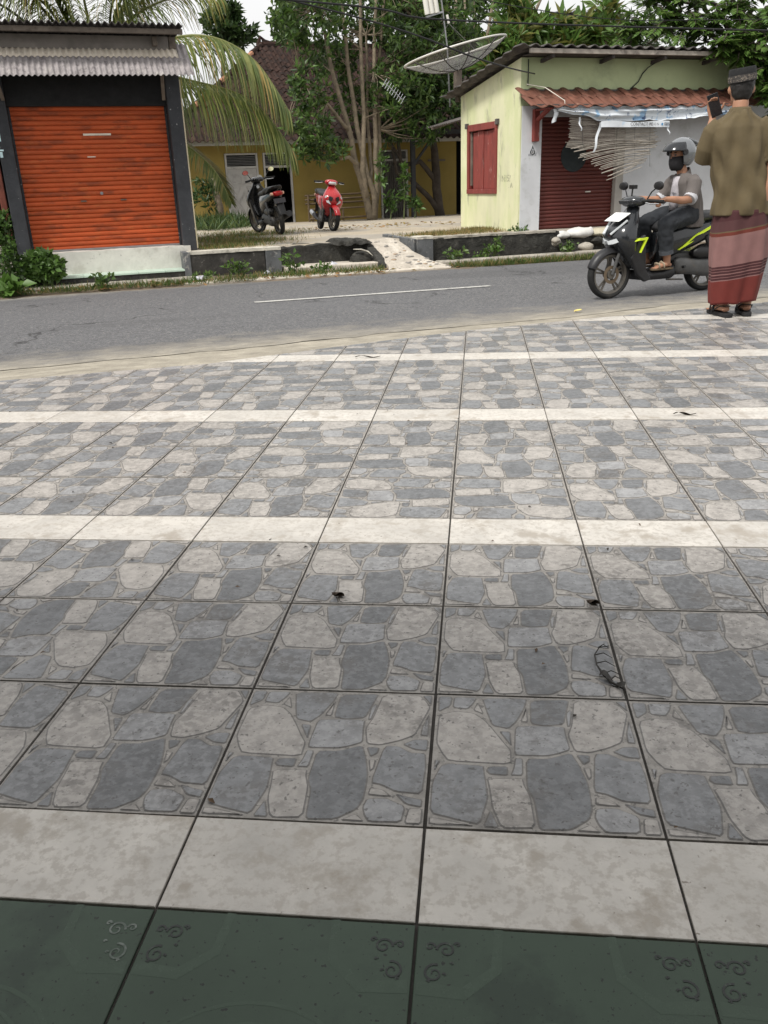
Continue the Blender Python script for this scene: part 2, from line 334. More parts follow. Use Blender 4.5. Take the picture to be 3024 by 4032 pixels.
# ================================================================ PAVED FORECOURT
def yedge(x): return float(np.interp(x, [-9,-2.74,-1.6,-.94,-.02,.85,1.88,2.46,9], [.6,3.73,4.16,4.63,5.23,5.67,6.15,6.42,9.7]))
T4 = .4
m_bed = mat('grout', (.055,.05,.045), .95, .3, 20, .3, 90, rndm=False)
mb = MB()
xs = [i*T4 for i in range(-22, 23)]
for a, b in zip(xs, xs[1:]):
    ya, yb = yedge(a)+.012, yedge(b)+.012
    mb.hexa([(a,-4,-.12),(b,-4,-.12),(b,yb,-.12),(a,ya,-.12),(a,-4,-.0055),(b,-4,-.0055),(b,yb,-.0055),(a,ya,-.0055)])
FLOOR = structure('tile_floor', mb, m_bed, rot=0)
STONES = '''
p 0.016,0.819 0.102,0.856 0.198,0.843 0.255,0.784 0.294,0.712 0.347,0.605 0.380,0.544 0.379,0.436 0.077,0.444 0.044,0.500 0.011,0.586
b 0.007,0.985 0.082,0.986 0.076,0.901 0.011,0.840
l 0.091,0.985 0.214,0.984 0.193,0.921 0.164,0.874 0.085,0.884
p 0.218,0.945 0.251,0.832 0.193,0.867
b 0.240,0.982 0.481,0.992 0.463,0.900 0.417,0.779 0.373,0.716 0.291,0.738 0.264,0.854
p 0.474,0.922 0.475,0.776 0.435,0.780
d 0.494,0.974 0.702,0.992 0.679,0.883 0.653,0.768 0.552,0.749 0.485,0.767
l 0.693,0.898 0.706,0.885 0.685,0.754 0.669,0.753 0.672,0.862
p 0.724,0.986 0.925,0.992 0.969,0.927 0.988,0.879 0.955,0.755 0.923,0.636 0.853,0.588 0.757,0.546 0.686,0.553 0.664,0.681 0.692,0.767
b 0.939,0.987 0.994,0.990 0.992,0.899
l 0.986,0.831 0.991,0.633 0.949,0.637 0.956,0.716
b 0.865,0.561 0.924,0.604 0.993,0.605 0.992,0.514 0.926,0.522
l 0.407,0.738 0.488,0.749 0.655,0.752 0.657,0.674 0.667,0.564 0.605,0.529 0.550,0.509 0.400,0.505 0.394,0.545
b 0.324,0.696 0.382,0.694 0.385,0.569
d 0.271,0.416 0.361,0.423 0.359,0.354 0.275,0.358 0.257,0.382
l 0.397,0.488 0.435,0.485 0.429,0.358 0.371,0.357 0.387,0.413
b 0.041,0.406 0.077,0.427 0.246,0.420 0.250,0.370 0.258,0.292 0.266,0.195 0.228,0.022 0.131,0.045 0.006,0.082 0.006,0.287
l 0.011,0.450 0.040,0.445 0.013,0.367
p 0.006,0.060 0.224,0.013 0.006,0.010
b 0.274,0.123 0.312,0.009 0.240,0.011
p 0.261,0.329 0.427,0.341 0.432,0.292 0.456,0.218 0.468,0.018 0.337,0.006 0.312,0.030 0.281,0.134 0.273,0.238
d 0.448,0.484 0.556,0.491 0.669,0.543 0.699,0.444 0.722,0.332 0.725,0.256 0.723,0.152 0.702,0.085 0.614,0.014 0.494,0.006 0.479,0.024 0.469,0.197 0.441,0.270
d 0.689,0.530 0.755,0.528 0.750,0.482 0.717,0.453
p 0.712,0.431 0.748,0.433 0.745,0.367 0.727,0.345
b 0.777,0.541 0.848,0.545 0.915,0.495 0.984,0.499 0.994,0.393 0.985,0.202 0.864,0.209 0.794,0.252 0.740,0.264
p 0.743,0.232 0.803,0.222 0.851,0.177 0.797,0.177 0.737,0.183
b 0.861,0.200 0.935,0.178 0.990,0.166 0.988,0.114 0.914,0.131
l 0.736,0.156 0.824,0.167 0.917,0.117 0.906,0.014 0.761,0.009 0.735,0.053 0.724,0.102
p 0.931,0.108 0.994,0.108 0.994,0.009 0.918,0.008
p 0.701,0.056 0.745,0.009 0.633,0.012
'''
def tmat(name, col, gr=(0,0,0)):
    return mat(name, col, .42, .28, 22, .5, 80, spec=.6, stain=((.10,.09,.08), 6, .585, .6), stain2=(tuple(min(c*1.35+.03, .8) for c in col), 55, .52, .6), speck=((.06,.055,.05), 100, .66, .7), bdist=.003)
MT = [tmat('tile_joint', (.25,.232,.21)), tmat('stone_pale', (.32,.298,.275)), tmat('stone_light', (.242,.242,.246)), tmat('stone_blue', (.176,.180,.187)), tmat('stone_dark', (.124,.128,.134)), tmat('stone_outline', (.125,.117,.108))]
m_white = mat('white_tile', (.55,.52,.475), .40, .14, 9, .25, 60, spec=.55, stain=((.31,.265,.21), 10, .585, .7), stain2=((.40,.365,.32), 55, .53, .65), speck=((.16,.13,.10), 75, .735, .8), bdist=.003)
m_green = mat('green_tile', (.056,.084,.060), .22, .14, 4, .06, 60, spec=.22, stain=((.032,.046,.036), 4, .55, .65), speck=((.02,.02,.02), 120, .68, .8), bdist=.003)
G = .0022
def stone_tile_mb():
    h = T4/2-G; mb = MB()
    mb.hexa([(-h,-h,-.012),(h,-h,-.012),(h,h,-.012),(-h,h,-.012),(-h+.0008,-h+.0008,-.0017),(h-.0008,-h+.0008,-.0017),(h-.0008,h-.0008,-.0017),(-h+.0008,h-.0008,-.0017)], 0)
    for si, ln in enumerate(STONES.strip().split('\n')):
        t = ln.split(); mi = {'p':1,'l':2,'b':3,'d':4}[t[0]]
        P = [tuple(float(q) for q in s.split(',')) for s in t[1:]]
        P = smooth_poly(P, 1, .13); a = sum(P[i-1][0]*P[i][1]-P[i][0]*P[i-1][1] for i in range(len(P)))
        if a < 0: P = P[::-1]
        P = [((x-.5)*2*h*.994, (y-.5)*2*h*.994) for x, y in P]
        Q = inset(P, -.0006); R = inset(P, .0024); ez = .000025*si; n = len(P)
        vs = [(x,y,-.00165) for x,y in Q]+[(x,y,-.0007+ez) for x,y in R]; fs = [(i,(i+1)%n,n+(i+1)%n,n+i) for i in range(n)]; o_ = len(mb.v)
        mb.add(vs, fs, 5); mb.f.append(tuple(o_+k for k in range(n,2*n))); mb.m.append(mi)
    return mb
def plain_tile_mb(hx, hy):
    hx -= G; hy -= G; e = .0012
    return MB().hexa([(-hx,-hy,-.012),(hx,-hy,-.012),(hx,hy,-.012),(-hx,hy,-.012),(-hx,-hy,-.0012),(hx,-hy,-.0012),(hx,hy,-.0012),(-hx,hy,-.0012)]).add(
        [(-hx,-hy,-.0012),(hx,-hy,-.0012),(hx,hy,-.0012),(-hx,hy,-.0012),(-hx+e,-hy+e,0),(hx-e,-hy+e,0),(hx-e,hy-e,0),(-hx+e,hy-e,0)], [(0,1,5,4),(1,2,6,5),(2,3,7,6),(3,0,4,7),(4,5,6,7)])
STM = stone_tile_mb(); WTM = plain_tile_mb(.2,.1); GTM = plain_tile_mb(.2,.2)
def tobj(name, mb, mats):
    me = mb.mesh(name)
    for m in mats: me.materials.append(m)
    me.polygons.foreach_set('material_index', mb.m); return me
stone_me, white_me, green_me = tobj('stone_pattern_tile', STM, MT), tobj('white_tile', WTM, [m_white]), tobj('green_tile', GTM, [m_green])
def frame(P):
    d = Vector(P)-CAM; z = d.dot(fw)
    return (d.dot(cr)/z*3296.3/1512, d.dot(cu)/z*3296.3/2016, z)
rows = []; y = 0.0
rows += [('green_tile', -.4*(k+1), .4, GTM, green_me) for k in range(8)]
for blk in range(7):
    rows.append(('white_tile', y, .2, WTM, white_me)); y += .2
    for k in range(3): rows.append(('stone_pattern_tile', y, .4, STM, stone_me)); y += .4
rest = {n: MB() for n in ('stone_pattern_tile','white_tile','green_tile')}; ntile = {}
for name, yb, hgt, tmb, me in rows:
    for kx in range(-20, 20):
        x0, x1 = kx*T4, kx*T4+T4; e0, e1 = yedge(x0), yedge(x1)
        if yb >= max(e0, e1)-.01: continue
        cx, cy = x0+T4/2, yb+hgt/2
        rot = 0
        if name == 'stone_pattern_tile':
            hsh = (kx*7+int(round(yb*10))*13) % 5
            rot = PI if (kx <= -3 or kx >= 2) and yb < 1.3 else (hsh % 4)*PI/2 if yb > 1.5 else 0
        cut = yb+hgt > min(e0, e1)
        fx, fy, fz = frame((cx, cy, 0)); vis = fz > .2 and abs(fx) < 1.6 and abs(fy) < 1.45
        vis = vis and (abs(fx) < 1.02+.75/fz)
        jig = (rnd(-.0007,.0007), rnd(-.0007,.0007), rnd(-.0008,.0004))
        if not vis and not cut:
            if cx > -6 and cx < 7 and cy > -2.4:
                c, s_ = math.cos(rot), math.sin(rot); o = rest[name]
                o.add([(p[0]*c-p[1]*s_+cx, p[0]*s_+p[1]*c+cy, p[2]) for p in tmb.v], [], 0)
                base = len(o.v)-len(tmb.v)
                for f, mi in zip(tmb.f, tmb.m): o.f.append(tuple(i+base for i in f)); o.m.append(mi)
            continue
        if cut:
            me2 = me.copy(); bm = bmesh.new(); bm.from_mesh(me2)
            no = Vector((-(e1-e0), x1-x0, 0)).normalized(); rm = Matrix.Rotation(-rot, 3, 'Z')
            co = rm @ Vector((x0-cx, e0-cy, 0)); n2 = rm @ no
            bmesh.ops.bisect_plane(bm, geom=bm.verts[:]+bm.edges[:]+bm.faces[:], plane_co=co, plane_no=n2, clear_outer=True)
            if len(bm.faces) == 0: bm.free(); continue
            bm.to_mesh(me2); bm.free(); use = me2
        else: use = me
        if not vis and (cx < -6 or cx > 7): continue
        o = bpy.data.objects.new(name, use); COL.objects.link(o); o.parent = FLOOR
        o.location = (cx+jig[0], cy+jig[1], jig[2]); o.rotation_euler = (0,0,rot); ntile[name] = ntile.get(name,0)+1
        if name == 'green_tile' and vis and cy > -1.3:
            o['worn'] = 1
for n, o in rest.items():
    if o.f:
        ob = o.build(n, {'stone_pattern_tile': MT, 'white_tile': [m_white], 'green_tile': [m_green]}[n], FLOOR); ob['kind'] = 'stuff'
print('TILES', ntile)
# scroll ornaments printed in the corners of the green tiles
m_scroll = mat('scroll_print', (.012,.017,.014), .4, .2, 30, .1, 60, stain=((.056,.084,.060), 60, .60, .8)); m_scrollp = mat('scroll_print_pale', (.16,.185,.165), .4, .2, 30, .1, 60, stain=((.075,.10,.08), 70, .47, .95))
def ribbon(mb, pts, w, z=.0007):
    n = len(pts); vs = []
    for i, p in enumerate(pts):
        a = pts[max(i-1,0)]; b = pts[min(i+1,n-1)]; t = Vector((b[0]-a[0], b[1]-a[1])).normalized(); k = w*(1-.55*i/n)
        vs += [(p[0]-t.y*k, p[1]+t.x*k, z), (p[0]+t.y*k, p[1]-t.x*k, z)]
    mb.add(vs, [(2*i,2*i+1,2*i+3,2*i+2) for i in range(n-1)])
def spiral(c, r, a0, turns, sgn=1, n=26): return [(c[0]+r*(1-.86*i/n)*math.cos(a0+sgn*2*PI*turns*i/n), c[1]+r*(1-.86*i/n)*math.sin(a0+sgn*2*PI*turns*i/n)) for i in range(n)]
def motif(sx):
    mb = MB()
    for c, r, a0, tn, sg in (((-.042,.020),.019,0,1.4,1),((-.020,-.034),.021,PI*.6,1.4,-1),((-.010,.026),.010,PI,1.2,-1),((-.064,.034),.006,0,1,1)):
        ribbon(mb, [(sx*(x), y) for x, y in spiral((c[0]-.012, c[1]-.01), r, a0, tn, sg)], .0026)
    for c in ((-.066,-.02),(-.052,-.045),(-.022,-.062)): ribbon(mb, [(sx*x, y) for x, y in spiral((c[0], c[1]), .0035, 0, 1, 1, 8)], .002)
    return mb
MOT = {1: tobj('scroll_ornament', motif(1), [m_scroll]), -1: tobj('scroll_ornament', motif(-1), [m_scroll])}
MOTP = {1: tobj('scroll_ornament', motif(1), [m_scrollp])}
def band_mb():
    mb = MB()
    ribbon(mb, [(.2-.006, .095), (.13,.09), (.085,.13), (.08,.198)], .011, .0002); ribbon(mb, [(-.2+.006, .095), (-.13,.09), (-.085,.13), (-.08,.198)], .011, .0002)
    for w_, R in ((.004,.115),(.003,.085)): ribbon(mb, [(R*1.25*math.cos(t), -.06+R*math.sin(t)) for t in np.linspace(.1, PI-.1, 14)], w_, .0002)
    return mb
m_band = mat('band_print', (.060,.089,.064), .24, .1, 30, .05, 60, spec=.22, stain=((.056,.084,.060), 45, .46, .95))
BAND = tobj('worn_band', band_mb(), [m_band])
for t in [o for o in FLOOR.children if o.get('worn')]:
    del t['worn']
    first = t.location.y > -.3
    pale = first and t.location.x < -.5 and t.location.x > -.7
    for sx in (1, -1):
        o = bpy.data.objects.new('scroll_ornament', MOTP[1] if (pale and sx == 1) else MOT[sx]); COL.objects.link(o); o.parent = t; o.location = (sx*.194, .150, 0); o.scale = (.72,.72,1)
    o = bpy.data.objects.new('worn_band', BAND); COL.objects.link(o); o.parent = t
# ragged mortar edge between paving and shoulder
m_mort = mat('mortar', (.30,.27,.23), .95, .25, 12, .6, 50, stain=((.07,.06,.05), 14, .60, .8), rndm=False)
mb = MB(); xe = np.linspace(-3.6, 4.2, 150)
def mort(a, b):
    x = xe[int(round(a*149))]; y = yedge(x); w_ = .05+.05*mnoise.noise((x*2.3,0,3))+.035*mnoise.noise((x*11,4,3))
    return (x-b*w_*.45, y+.004+b*w_, -.012-.05*b+.012*mnoise.noise((x*14,b*2,8)))
mb.grid(mort, 149, 3); structure('mortar_edge', mb, m_mort, rot=0, smooth='full')
# ================================================================ RETAINING WALLS AND RAMP
m_black = mat('blackened_wall', (.045,.042,.038), .92, .45, 5, .7, 30, stain=((.13,.12,.105), 4, .60, .6), stain2=((.40,.38,.34), 10, .69, .7), rndm=True)
m_blackr = mat('black_rough_wall', (.035,.034,.03), .95, .5, 7, 1.0, 22, stain=((.10,.095,.08), 9, .60, .6), rndm=True, bdist=.03)
m_cap = mat('weathered_white', (.55,.52,.45), .9, .15, 7, .5, 40, stain=((.17,.155,.135), 6, .57, .7))
m_pill = mat('grey_pillar', (.105,.11,.115), .85, .3, 6, .5, 40, stain=((.42,.40,.36), 9, .60, .75), stain2=((.05,.05,.05), 5, .6, .6))
t = Thing('retaining_wall', (1.95,12.05,RZ), 'blackened low retaining wall beside the orange shop, white along its top', 'wall')
roughen(t.part('wall_body', MB().box(1.43,2.53,12.0,12.16,-.4,.135), m_black), .07, .006)
roughen(t.part('coping', MB().box(1.40,2.535,11.99,12.19,.136,.18), m_cap), .06, .006)
t.part('end_post', MB().box(1.33,1.43,11.985,12.3,-.4,.175), m_pill, bevel=.008)
t = Thing('wall_pillar', (2.65,12.0,RZ), 'grey peeling pillar with white top at the left of the yard entrance', 'pillar')
roughen(t.part('shaft', MB().box(2.54,2.76,11.94,12.2,-.4,.135), m_pill), .06, .004); roughen(t.part('coping', MB().box(2.535,2.765,11.935,12.205,.137,.178), m_cap), .06, .005)
t = Thing('retaining_wall', (3.5,12.3,RZ), 'rough broken black wall below the yard, left of the cobbled ramp', 'wall')
mb = MB(); mb.hexa([(2.77,12.26,-.4),(4.28,12.26,-.4),(4.28,12.42,-.4),(2.77,12.42,-.4),(2.77,12.26,.135),(4.28,12.22,.165),(4.28,12.45,.19),(2.77,12.45,.16)])
roughen(t.part('wall_body', mb, m_blackr), .05, .022, 7, 2)
mb = MB(); mb.hexa([(3.72,12.1,.13),(4.28,12.1,.14),(4.28,12.5,.16),(3.6,12.5,.15),(3.76,12.12,.21),(4.2,12.12,.19),(4.2,12.45,.2),(3.7,12.45,.235)]); roughen(t.part('loose_rubble', mb, m_blackr), .04, .03, 8, 4)
mb = MB(); mb.sphere((4.07,12.05,-.12), (.2,.14,.16), 12, 8); roughen(t.part('fallen_lump', mb, m_blackr), .05, .03, 9, 5)
mb = MB(); mb.tube([(3.92,11.98,.075),(4.03,11.93,.07),(4.13,11.9,.035),(4.2,11.88,-.03)], [.012,.03,.032,.01], 6, flat=.4); t.part('concrete_chip', mb, m_cap, smooth=True)
m_ramp = mat('ramp_concrete', (.44,.395,.335), .9, .18, 6, .8, 28, stain=((.62,.58,.51), 5, .56, .6), speck=((.2,.18,.15), 30, .63, .6), rndm=False)
m_cob = mat('cobble', (.24,.225,.205), .8, .3, 9, .4, 40)
m_cobt = mat('cobble_tan', (.36,.27,.19), .8, .3, 9, .4, 40)
t = Thing('entrance_ramp', (4.65,11.6,RZ), 'pale concrete ramp with cobbles leading up into the yard', 'ramp')
def rampp(a, b):
    zt = np.interp(b, [0,.12,.5,.8,1], [-.235,-.2,-.03,.12,.178]); vv = 11.02+1.45*b
    ul = np.interp(b, [0,.3,.6,1], [4.12,4.3,4.32,4.18]); ur = np.interp(b, [0,.3,.6,1], [5.42,5.1,4.93,4.82])
    u = ul+(ur-ul)*a; e = min(a, 1-a)*(ur-ul)
    return (u+.02*mnoise.noise((a*5,b*7,1)), vv, zt-.06*max(0, .08-e)/.08+.016*mnoise.noise((u*5,vv*5,2)))
mb = MB(); mb.sheet(rampp, 24, 26, .25); t.part('ramp_slab', mb, m_ramp, smooth=True)
for i in range(34):
    a, b = rnd(.1,.9), rnd(.12,.9); p = rampp(a, b); r = rnd(.02,.052)
    m2 = MB().sphere((p[0],p[1],p[2]-.004), (r, r*rnd(.7,1.0), .014), 9, 5); t.part('cobble', m2, m_cobt if i % 6 == 0 else m_cob, smooth='full')
roughen(t.part('side_stones', MB().hexa([(4.2,11.55,-.4),(4.36,11.55,-.4),(4.34,12.3,-.4),(4.2,12.3,-.4),(4.24,11.6,-.16),(4.35,11.58,-.15),(4.32,12.3,.15),(4.19,12.3,.16)]), m_blackr), .05, .02, 9, 3)
t = Thing('wall_pillar', (5.1,12.0,RZ), 'grey pillar with pale top at the right of the cobbled ramp', 'pillar')
roughen(t.part('shaft', MB().box(4.98,5.24,11.93,12.2,-.4,.165), m_pill), .06, .004); roughen(t.part('coping', MB().box(4.975,5.245,11.925,12.205,.167,.206), m_cap), .06, .005)
t.part('wing_wall', MB().hexa([(4.93,11.97,-.4),(4.985,11.99,-.4),(4.88,13.0,-.4),(4.78,13.0,-.4),(4.93,11.97,.17),(4.985,11.99,.17),(4.88,13.0,.215),(4.78,13.0,.215)]), m_pill, bevel=.008)
t = Thing('retaining_wall', (6.4,12.05,RZ), 'long rough black wall in front of the green kiosk', 'wall')
roughen(t.part('wall_body', MB().box(5.25,7.58,11.98,12.2,-.4,.165), m_blackr), .06, .02, 6, 7)
roughen(t.part('mortar_top', MB().box(5.25,7.5,11.97,12.19,.15,.185), m_conc), .06, .012, 6, 9)
t = Thing('rubble_wall', (8.6,12.1,RZ), 'collapsed end of the black wall with loose stones under the sandbags', 'wall')
roughen(t.part('wall_body', MB().box(7.58,9.9,12.02,12.24,-.4,.02), m_blackr), .06, .03, 6, 11)
for i in range(14):
    u_ = rnd(7.5, 9.6); m2 = MB().sphere((u_, rnd(11.75,12.15), rnd(-.12,.03)), (rnd(.07,.16), rnd(.06,.12), rnd(.04,.08)), 9, 6)
    roughen(t.part('loose_stone', m2, m_conc if i % 3 else m_blackr), .06, .02, 8, i)
# ================================================================ ORANGE SHUTTERED SHOP
m_char = mat('charcoal_paint', (.035,.037,.042), .75, .25, 5, .3, 50, speck=((.45,.45,.45), 24, .74, .9), stain=((.07,.07,.075), 4, .6, .5))
m_blackp = mat('black_boards', (.012,.012,.013), .8, .3, 5, .2, 50)
m_org = mat('orange_shutter', (.50,.092,.026), .6, .2, 2.5, .12, 60, spec=.3, stain=((.17,.045,.022), 4, .555, .65), stain2=((.52,.15,.045), 9, .6, .5), stretch=(.5,1,1))
m_wht = mat('whitewash', (.62,.60,.55), .9, .12, 4, .5, 30, stain=((.42,.39,.34), 3.5, .56, .5), stain2=((.10,.10,.10), 9, .68, .85))
m_mint = mat('mint_tile', (.46,.58,.49), .35, .1, 4, .15, 60, stain=((.33,.38,.33), 6, .58, .5))
m_asb = mat('asbestos_sheet', (.30,.275,.275), .92, .22, 9, .5, 45, stain=((.13,.115,.12), 11, .56, .7), stain2=((.47,.44,.41), 7, .61, .5))
m_asbp = mat('pale_asbestos', (.62,.555,.47), .9, .12, 6, .4, 45, stain=((.38,.33,.27), 9, .6, .5))
m_asbd = mat('dark_old_sheet', (.10,.09,.085), .92, .3, 8, .5, 40, stain=((.045,.04,.04), 5, .55, .7))
m_wood = mat('grey_timber', (.17,.14,.115), .85, .3, 4, .5, 30, stretch=(1,1,1), stain=((.07,.055,.045), 9, .57, .6))
m_steel = mat('bare_steel', (.35,.35,.36), .35, .15, 6, .1, 60, metal=.9)
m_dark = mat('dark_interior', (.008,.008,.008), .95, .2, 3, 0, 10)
def corr(mb, p00, p10, p01, pitch, amp, th=.006, nv=3, per=6, tooth=0):
    """corrugated sheet: p00->p10 across the waves, p00->p01 along them"""
    p00, p10, p01 = Vector(p00), Vector(p10), Vector(p01); Lx = (p10-p00).length; n = max(int(Lx/pitch*per), 4)
    nn = (p10-p00).cross(p01-p00).normalized(); nn = nn if nn.z > 0 else -nn
    def f(a, b):
        q = p00+(p10-p00)*a+(p01-p00)*b + nn*amp*math.sin(2*PI*a*Lx/pitch)
        if tooth: q = q+nn*(((b*tooth) % 1.0)*-.03)
        return q
    return mb.sheet(f, n, nv, th)
t = Thing('shuttered_shop', (.35,12.5,RZ), 'small charcoal-framed shop with a closed orange roller shutter and grey awning', 'shop')
t.part('column', MB().box(1.405,1.60,12.38,12.66,-.05,2.62), m_char, bevel=.01); t.part('column', MB().box(-.885,-.70,12.38,12.66,-.05,2.62), m_char, bevel=.01)
t.part('edge_strip', MB().box(1.601,1.618,12.39,12.43,.2,2.45), mat('cream_edge', (.6,.52,.36), .8))
t.part('lintel', MB().box(-.699,1.404,12.47,12.64,2.13,2.8), m_blackp, bevel=.006)
sh = t.part('roller_shutter', MB().box(-.72,1.42,12.585,12.6,.2,2.2), m_org)
nsl = 31; dz = (2.14-.255)/nsl
slat = MB(); prof = [(0,.0),(-.004,.004),(-.014,.014),(-.018,.032),(-.014,.050),(-.004,.0575),(0,.058),(.006,.058),(.006,0)]
slat.loft([[(u_, p, z_) for p, z_ in prof] for u_ in (-1.05,1.05)]); sme = slat.mesh('shutter_slat'); sme.materials.append(m_org)
for i in range(nsl):
    o = bpy.data.objects.new('shutter_slat', sme); COL.objects.link(o); o.parent = sh; o.location = (.35-t.b[0], 12.578-t.b[1], .256+i*dz-t.b[2]); o.rotation_euler = (rnd(-.02,.02),0,rnd(-.0006,.0006))
t.part('bottom_rail', MB().box(-.70,1.40,12.55,12.58,.246,.275), m_steel, sh, bevel=.004)
for u_ in (-.698,1.372): t.part('guide_rail', MB().box(u_,u_+.03,12.535,12.60,.25,2.13), m_char, sh, bevel=.004)
m_tape = mat('paper_tape', (.72,.66,.56), .8)
sh2 = t.part('tape_strip', MB().box(.225,.60,12.553,12.5575,1.765,1.79), m_tape); t.part('tape_strip', MB().box(.24,.35,12.553,12.5575,1.485,1.497), m_tape)
for u_ in (.10,.65): t.part('handle', MB().box(u_-.04,u_+.04,12.54,12.562,.905,.922), m_wood, bevel=.004)
t.part('lock', MB().tube([(.36,12.57,1.01),(.36,12.545,1.01)], .022, 12), m_steel, smooth=True)
roughen(t.part('base_wall', MB().box(-.86,1.50,12.36,12.7,-.2,.245), m_wht), .06, .007, 5)
for i in range(6): t.part('floor_tile', MB().box(-.82+i*.375, -.82+i*.375+.371, 11.99, 12.362, -.085, -.06), m_mint, bevel=.003)
roughen(t.part('platform', MB().box(-1.0,1.42,12.0,12.4,-.4,-.087), m_blackr), .07, .012, 6, 3)
roughen(t.part('step', MB().hexa([(-1.35,11.62,-.4),(1.58,11.52,-.4),(1.58,12.05,-.4),(-1.35,12.05,-.4),(-1.35,11.62,-.165),(1.58,11.52,-.172),(1.58,12.05,-.16),(-1.35,12.05,-.155)]), m_conc), .08, .007, 5, 5)
t.part('side_wall', MB().box(1.45,1.58,12.661,15.6,-.2,2.75), m_char); t.part('side_wall', MB().box(-.86,-.73,12.661,15.6,-.2,2.75), m_char); t.part('back_wall', MB().box(-.729,1.449,15.4,15.55,-.2,2.75), m_char)
t.part('awning', corr(MB(), (-1.9,11.86,2.425), (1.745,11.86,2.455), (-1.9,12.44,2.87), .073, .0125, .006, 4, 8), m_asb, smooth='full')
t.part('awning_top_strip', corr(MB(), (-1.9,12.17,2.683), (1.60,12.17,2.705), (-1.9,12.45,2.90), .073, .0125, .006, 2, 8), m_asbp, smooth='full')
t.part('fascia_board', MB().box(-1.9,1.50,12.30,12.34,2.80,2.965), mat('fascia_grey', (.22,.20,.185), .9, .2, 5, .4, 30), bevel=.004)
t.part('eave_beam', MB().box(-1.9,1.66,11.98,12.05,2.95,3.01), m_wood, bevel=.005)
t.part('roof_sheet', corr(MB(), (-1.9,11.9,3.045), (1.66,11.9,3.055), (-1.9,15.8,2.93), .085, .018, .008, 4, 8), m_asbd, smooth='full')
for u_ in (1.31, -1.5): t.part('fascia_stud', MB().box(u_-.03,u_+.03,12.2,12.299,2.84,2.95), m_wood, bevel=.004)
t.part('side_panel', MB().box(1.51,1.60,12.3,12.6,2.82,2.96), m_wood)
for u_ in (1.34,-.74): t.part('awning_strut', MB().bar((u_+.02,12.37,2.2),(u_-.02,11.95,2.47), .045,.03), m_wood, bevel=.003)
m_pbl = mat('pale_blue_paint', (.55,.72,.75), .7)
mb = MB()
for z0, z1, a in ((1.70,1.80,.02),(1.62,1.69,-.01),(1.58,1.6,.03),(1.50,1.57,.01)): mb.box(-.882+a*.1,-.855+a,12.377,12.379,z0,z1)
t.part('painted_marks', mb, m_pbl)
# ---- neighbouring stall at the left edge
m_rust = mat('brown_red_boards', (.20,.06,.04), .7, .25, 6, .3, 40)
t = Thing('neighbour_stall', (-2.4,13.4,RZ), 'brown-red boarded stall at the left edge beside the orange shop', 'stall')
t.part('wall', MB().box(-4.5,-.93,13.15,15.5,-.3,2.6), m_dark)
for i in range(16): t.part('board', MB().box(-2.6+i*.105,-2.6+i*.105+.09,13.1,13.149,.35,2.2), m_rust, bevel=.012)
t.part('sill', MB().box(-2.7,-.95,12.95,13.149,-.3,.34), m_conc, bevel=.01)
# ================================================================ GREEN KIOSK ON THE RIGHT
m_lime = mat('lime_wall', (.66,.655,.44), .88, .10, 1.6, .3, 30, stain=((.56,.60,.33), 1.3, .52, .7), stain2=((.33,.33,.23), 3.5, .60, .6), rndm=False, stretch=(1.6,1.6,.55))
m_limef = mat('green_wall', (.42,.48,.28), .88, .12, 1.2, .3, 30, stain=((.30,.34,.21), 1.6, .56, .6), stain2=((.17,.18,.13), 4, .70, .5), rndm=False)
m_wwall = mat('white_wall', (.60,.61,.63), .85, .09, 1.5, .25, 30, stain=((.44,.45,.44), 2.6, .575, .6), stain2=((.22,.26,.18), 9, .70, .7), rndm=False)
m_maroon = mat('maroon_shutter', (.115,.026,.020), .55, .18, 4, .15, 60, stain=((.065,.02,.016), 4, .57, .6), stretch=(.5,1,1))
m_redw = mat('red_paint_wood', (.225,.045,.036), .7, .16, 5, .35, 40, stain=((.55,.46,.42), 7, .665, .85), stain2=((.14,.03,.025), 4, .57, .6), stretch=(2.2,2.2,.5))
m_mould = mat('mouldy_edge', (.10,.10,.075), .95, .4, 9, .5, 30)
K = Thing('green_kiosk', (9.4,12.6,0.1), 'lime green corner kiosk with maroon roller shutter and clay tile awning', 'kiosk'); t = K
WV0, WV1, WZ0, WZ1 = 13.16, 14.22, .82, 1.87
def roofz(v): return 2.86-.475*(v-11.95)/2.95      # underside of the roof
def sidewall(v0, v1, z0, z1):
    P = [(v0,z0),(v1,z0),(v1,z1 if z1 else roofz(v1)-.01),(v0,z1 if z1 else roofz(v0)-.01)]
    return P
mb = MB()
for P in (sidewall(12.35,WV0,-.1,None), sidewall(WV1,14.57,-.1,None), sidewall(WV0,WV1,-.1,WZ0), [(WV0,WZ1),(WV1,WZ1),(WV1,roofz(WV1)-.01),(WV0,roofz(WV0)-.01)]):
    mb.prism(P, lambda a, b: (6.98,a,b), lambda a, b: (7.13,a,b))
t.part('side_wall', mb, m_lime)
t.part('pilaster', MB().box(7.003,7.38,12.325,12.5,-.1,2.09), m_wwall, bevel=.006)
t.part('corner_strip', MB().box(6.982,7.002,12.33,12.349,-.1,2.09), m_lime)
t.part('door_jamb', MB().box(8.87,9.02,12.33,12.5,-.1,2.0), mat('grey_jamb', (.36,.34,.31), .85, .15, 5, .3, 30), bevel=.006)
t.part('front_wall', MB().box(9.021,12.4,12.345,12.5,-.1,2.09), m_wwall); t.part('lintel', MB().box(7.381,9.02,12.36,12.5,1.93,2.09), m_wwall)
t.part('upper_wall', MB().box(7.13,12.4,12.35,12.5,2.091,2.79), m_limef); t.part('upper_corner', MB().box(6.984,7.129,12.346,12.36,2.091,2.78), m_limef)
t.part('back_wall', MB().box(7.13,12.4,14.45,14.57,-.1,2.3), m_lime); t.part('end_wall', MB().box(12.3,12.4,12.5,14.45,-.1,2.3), m_lime)
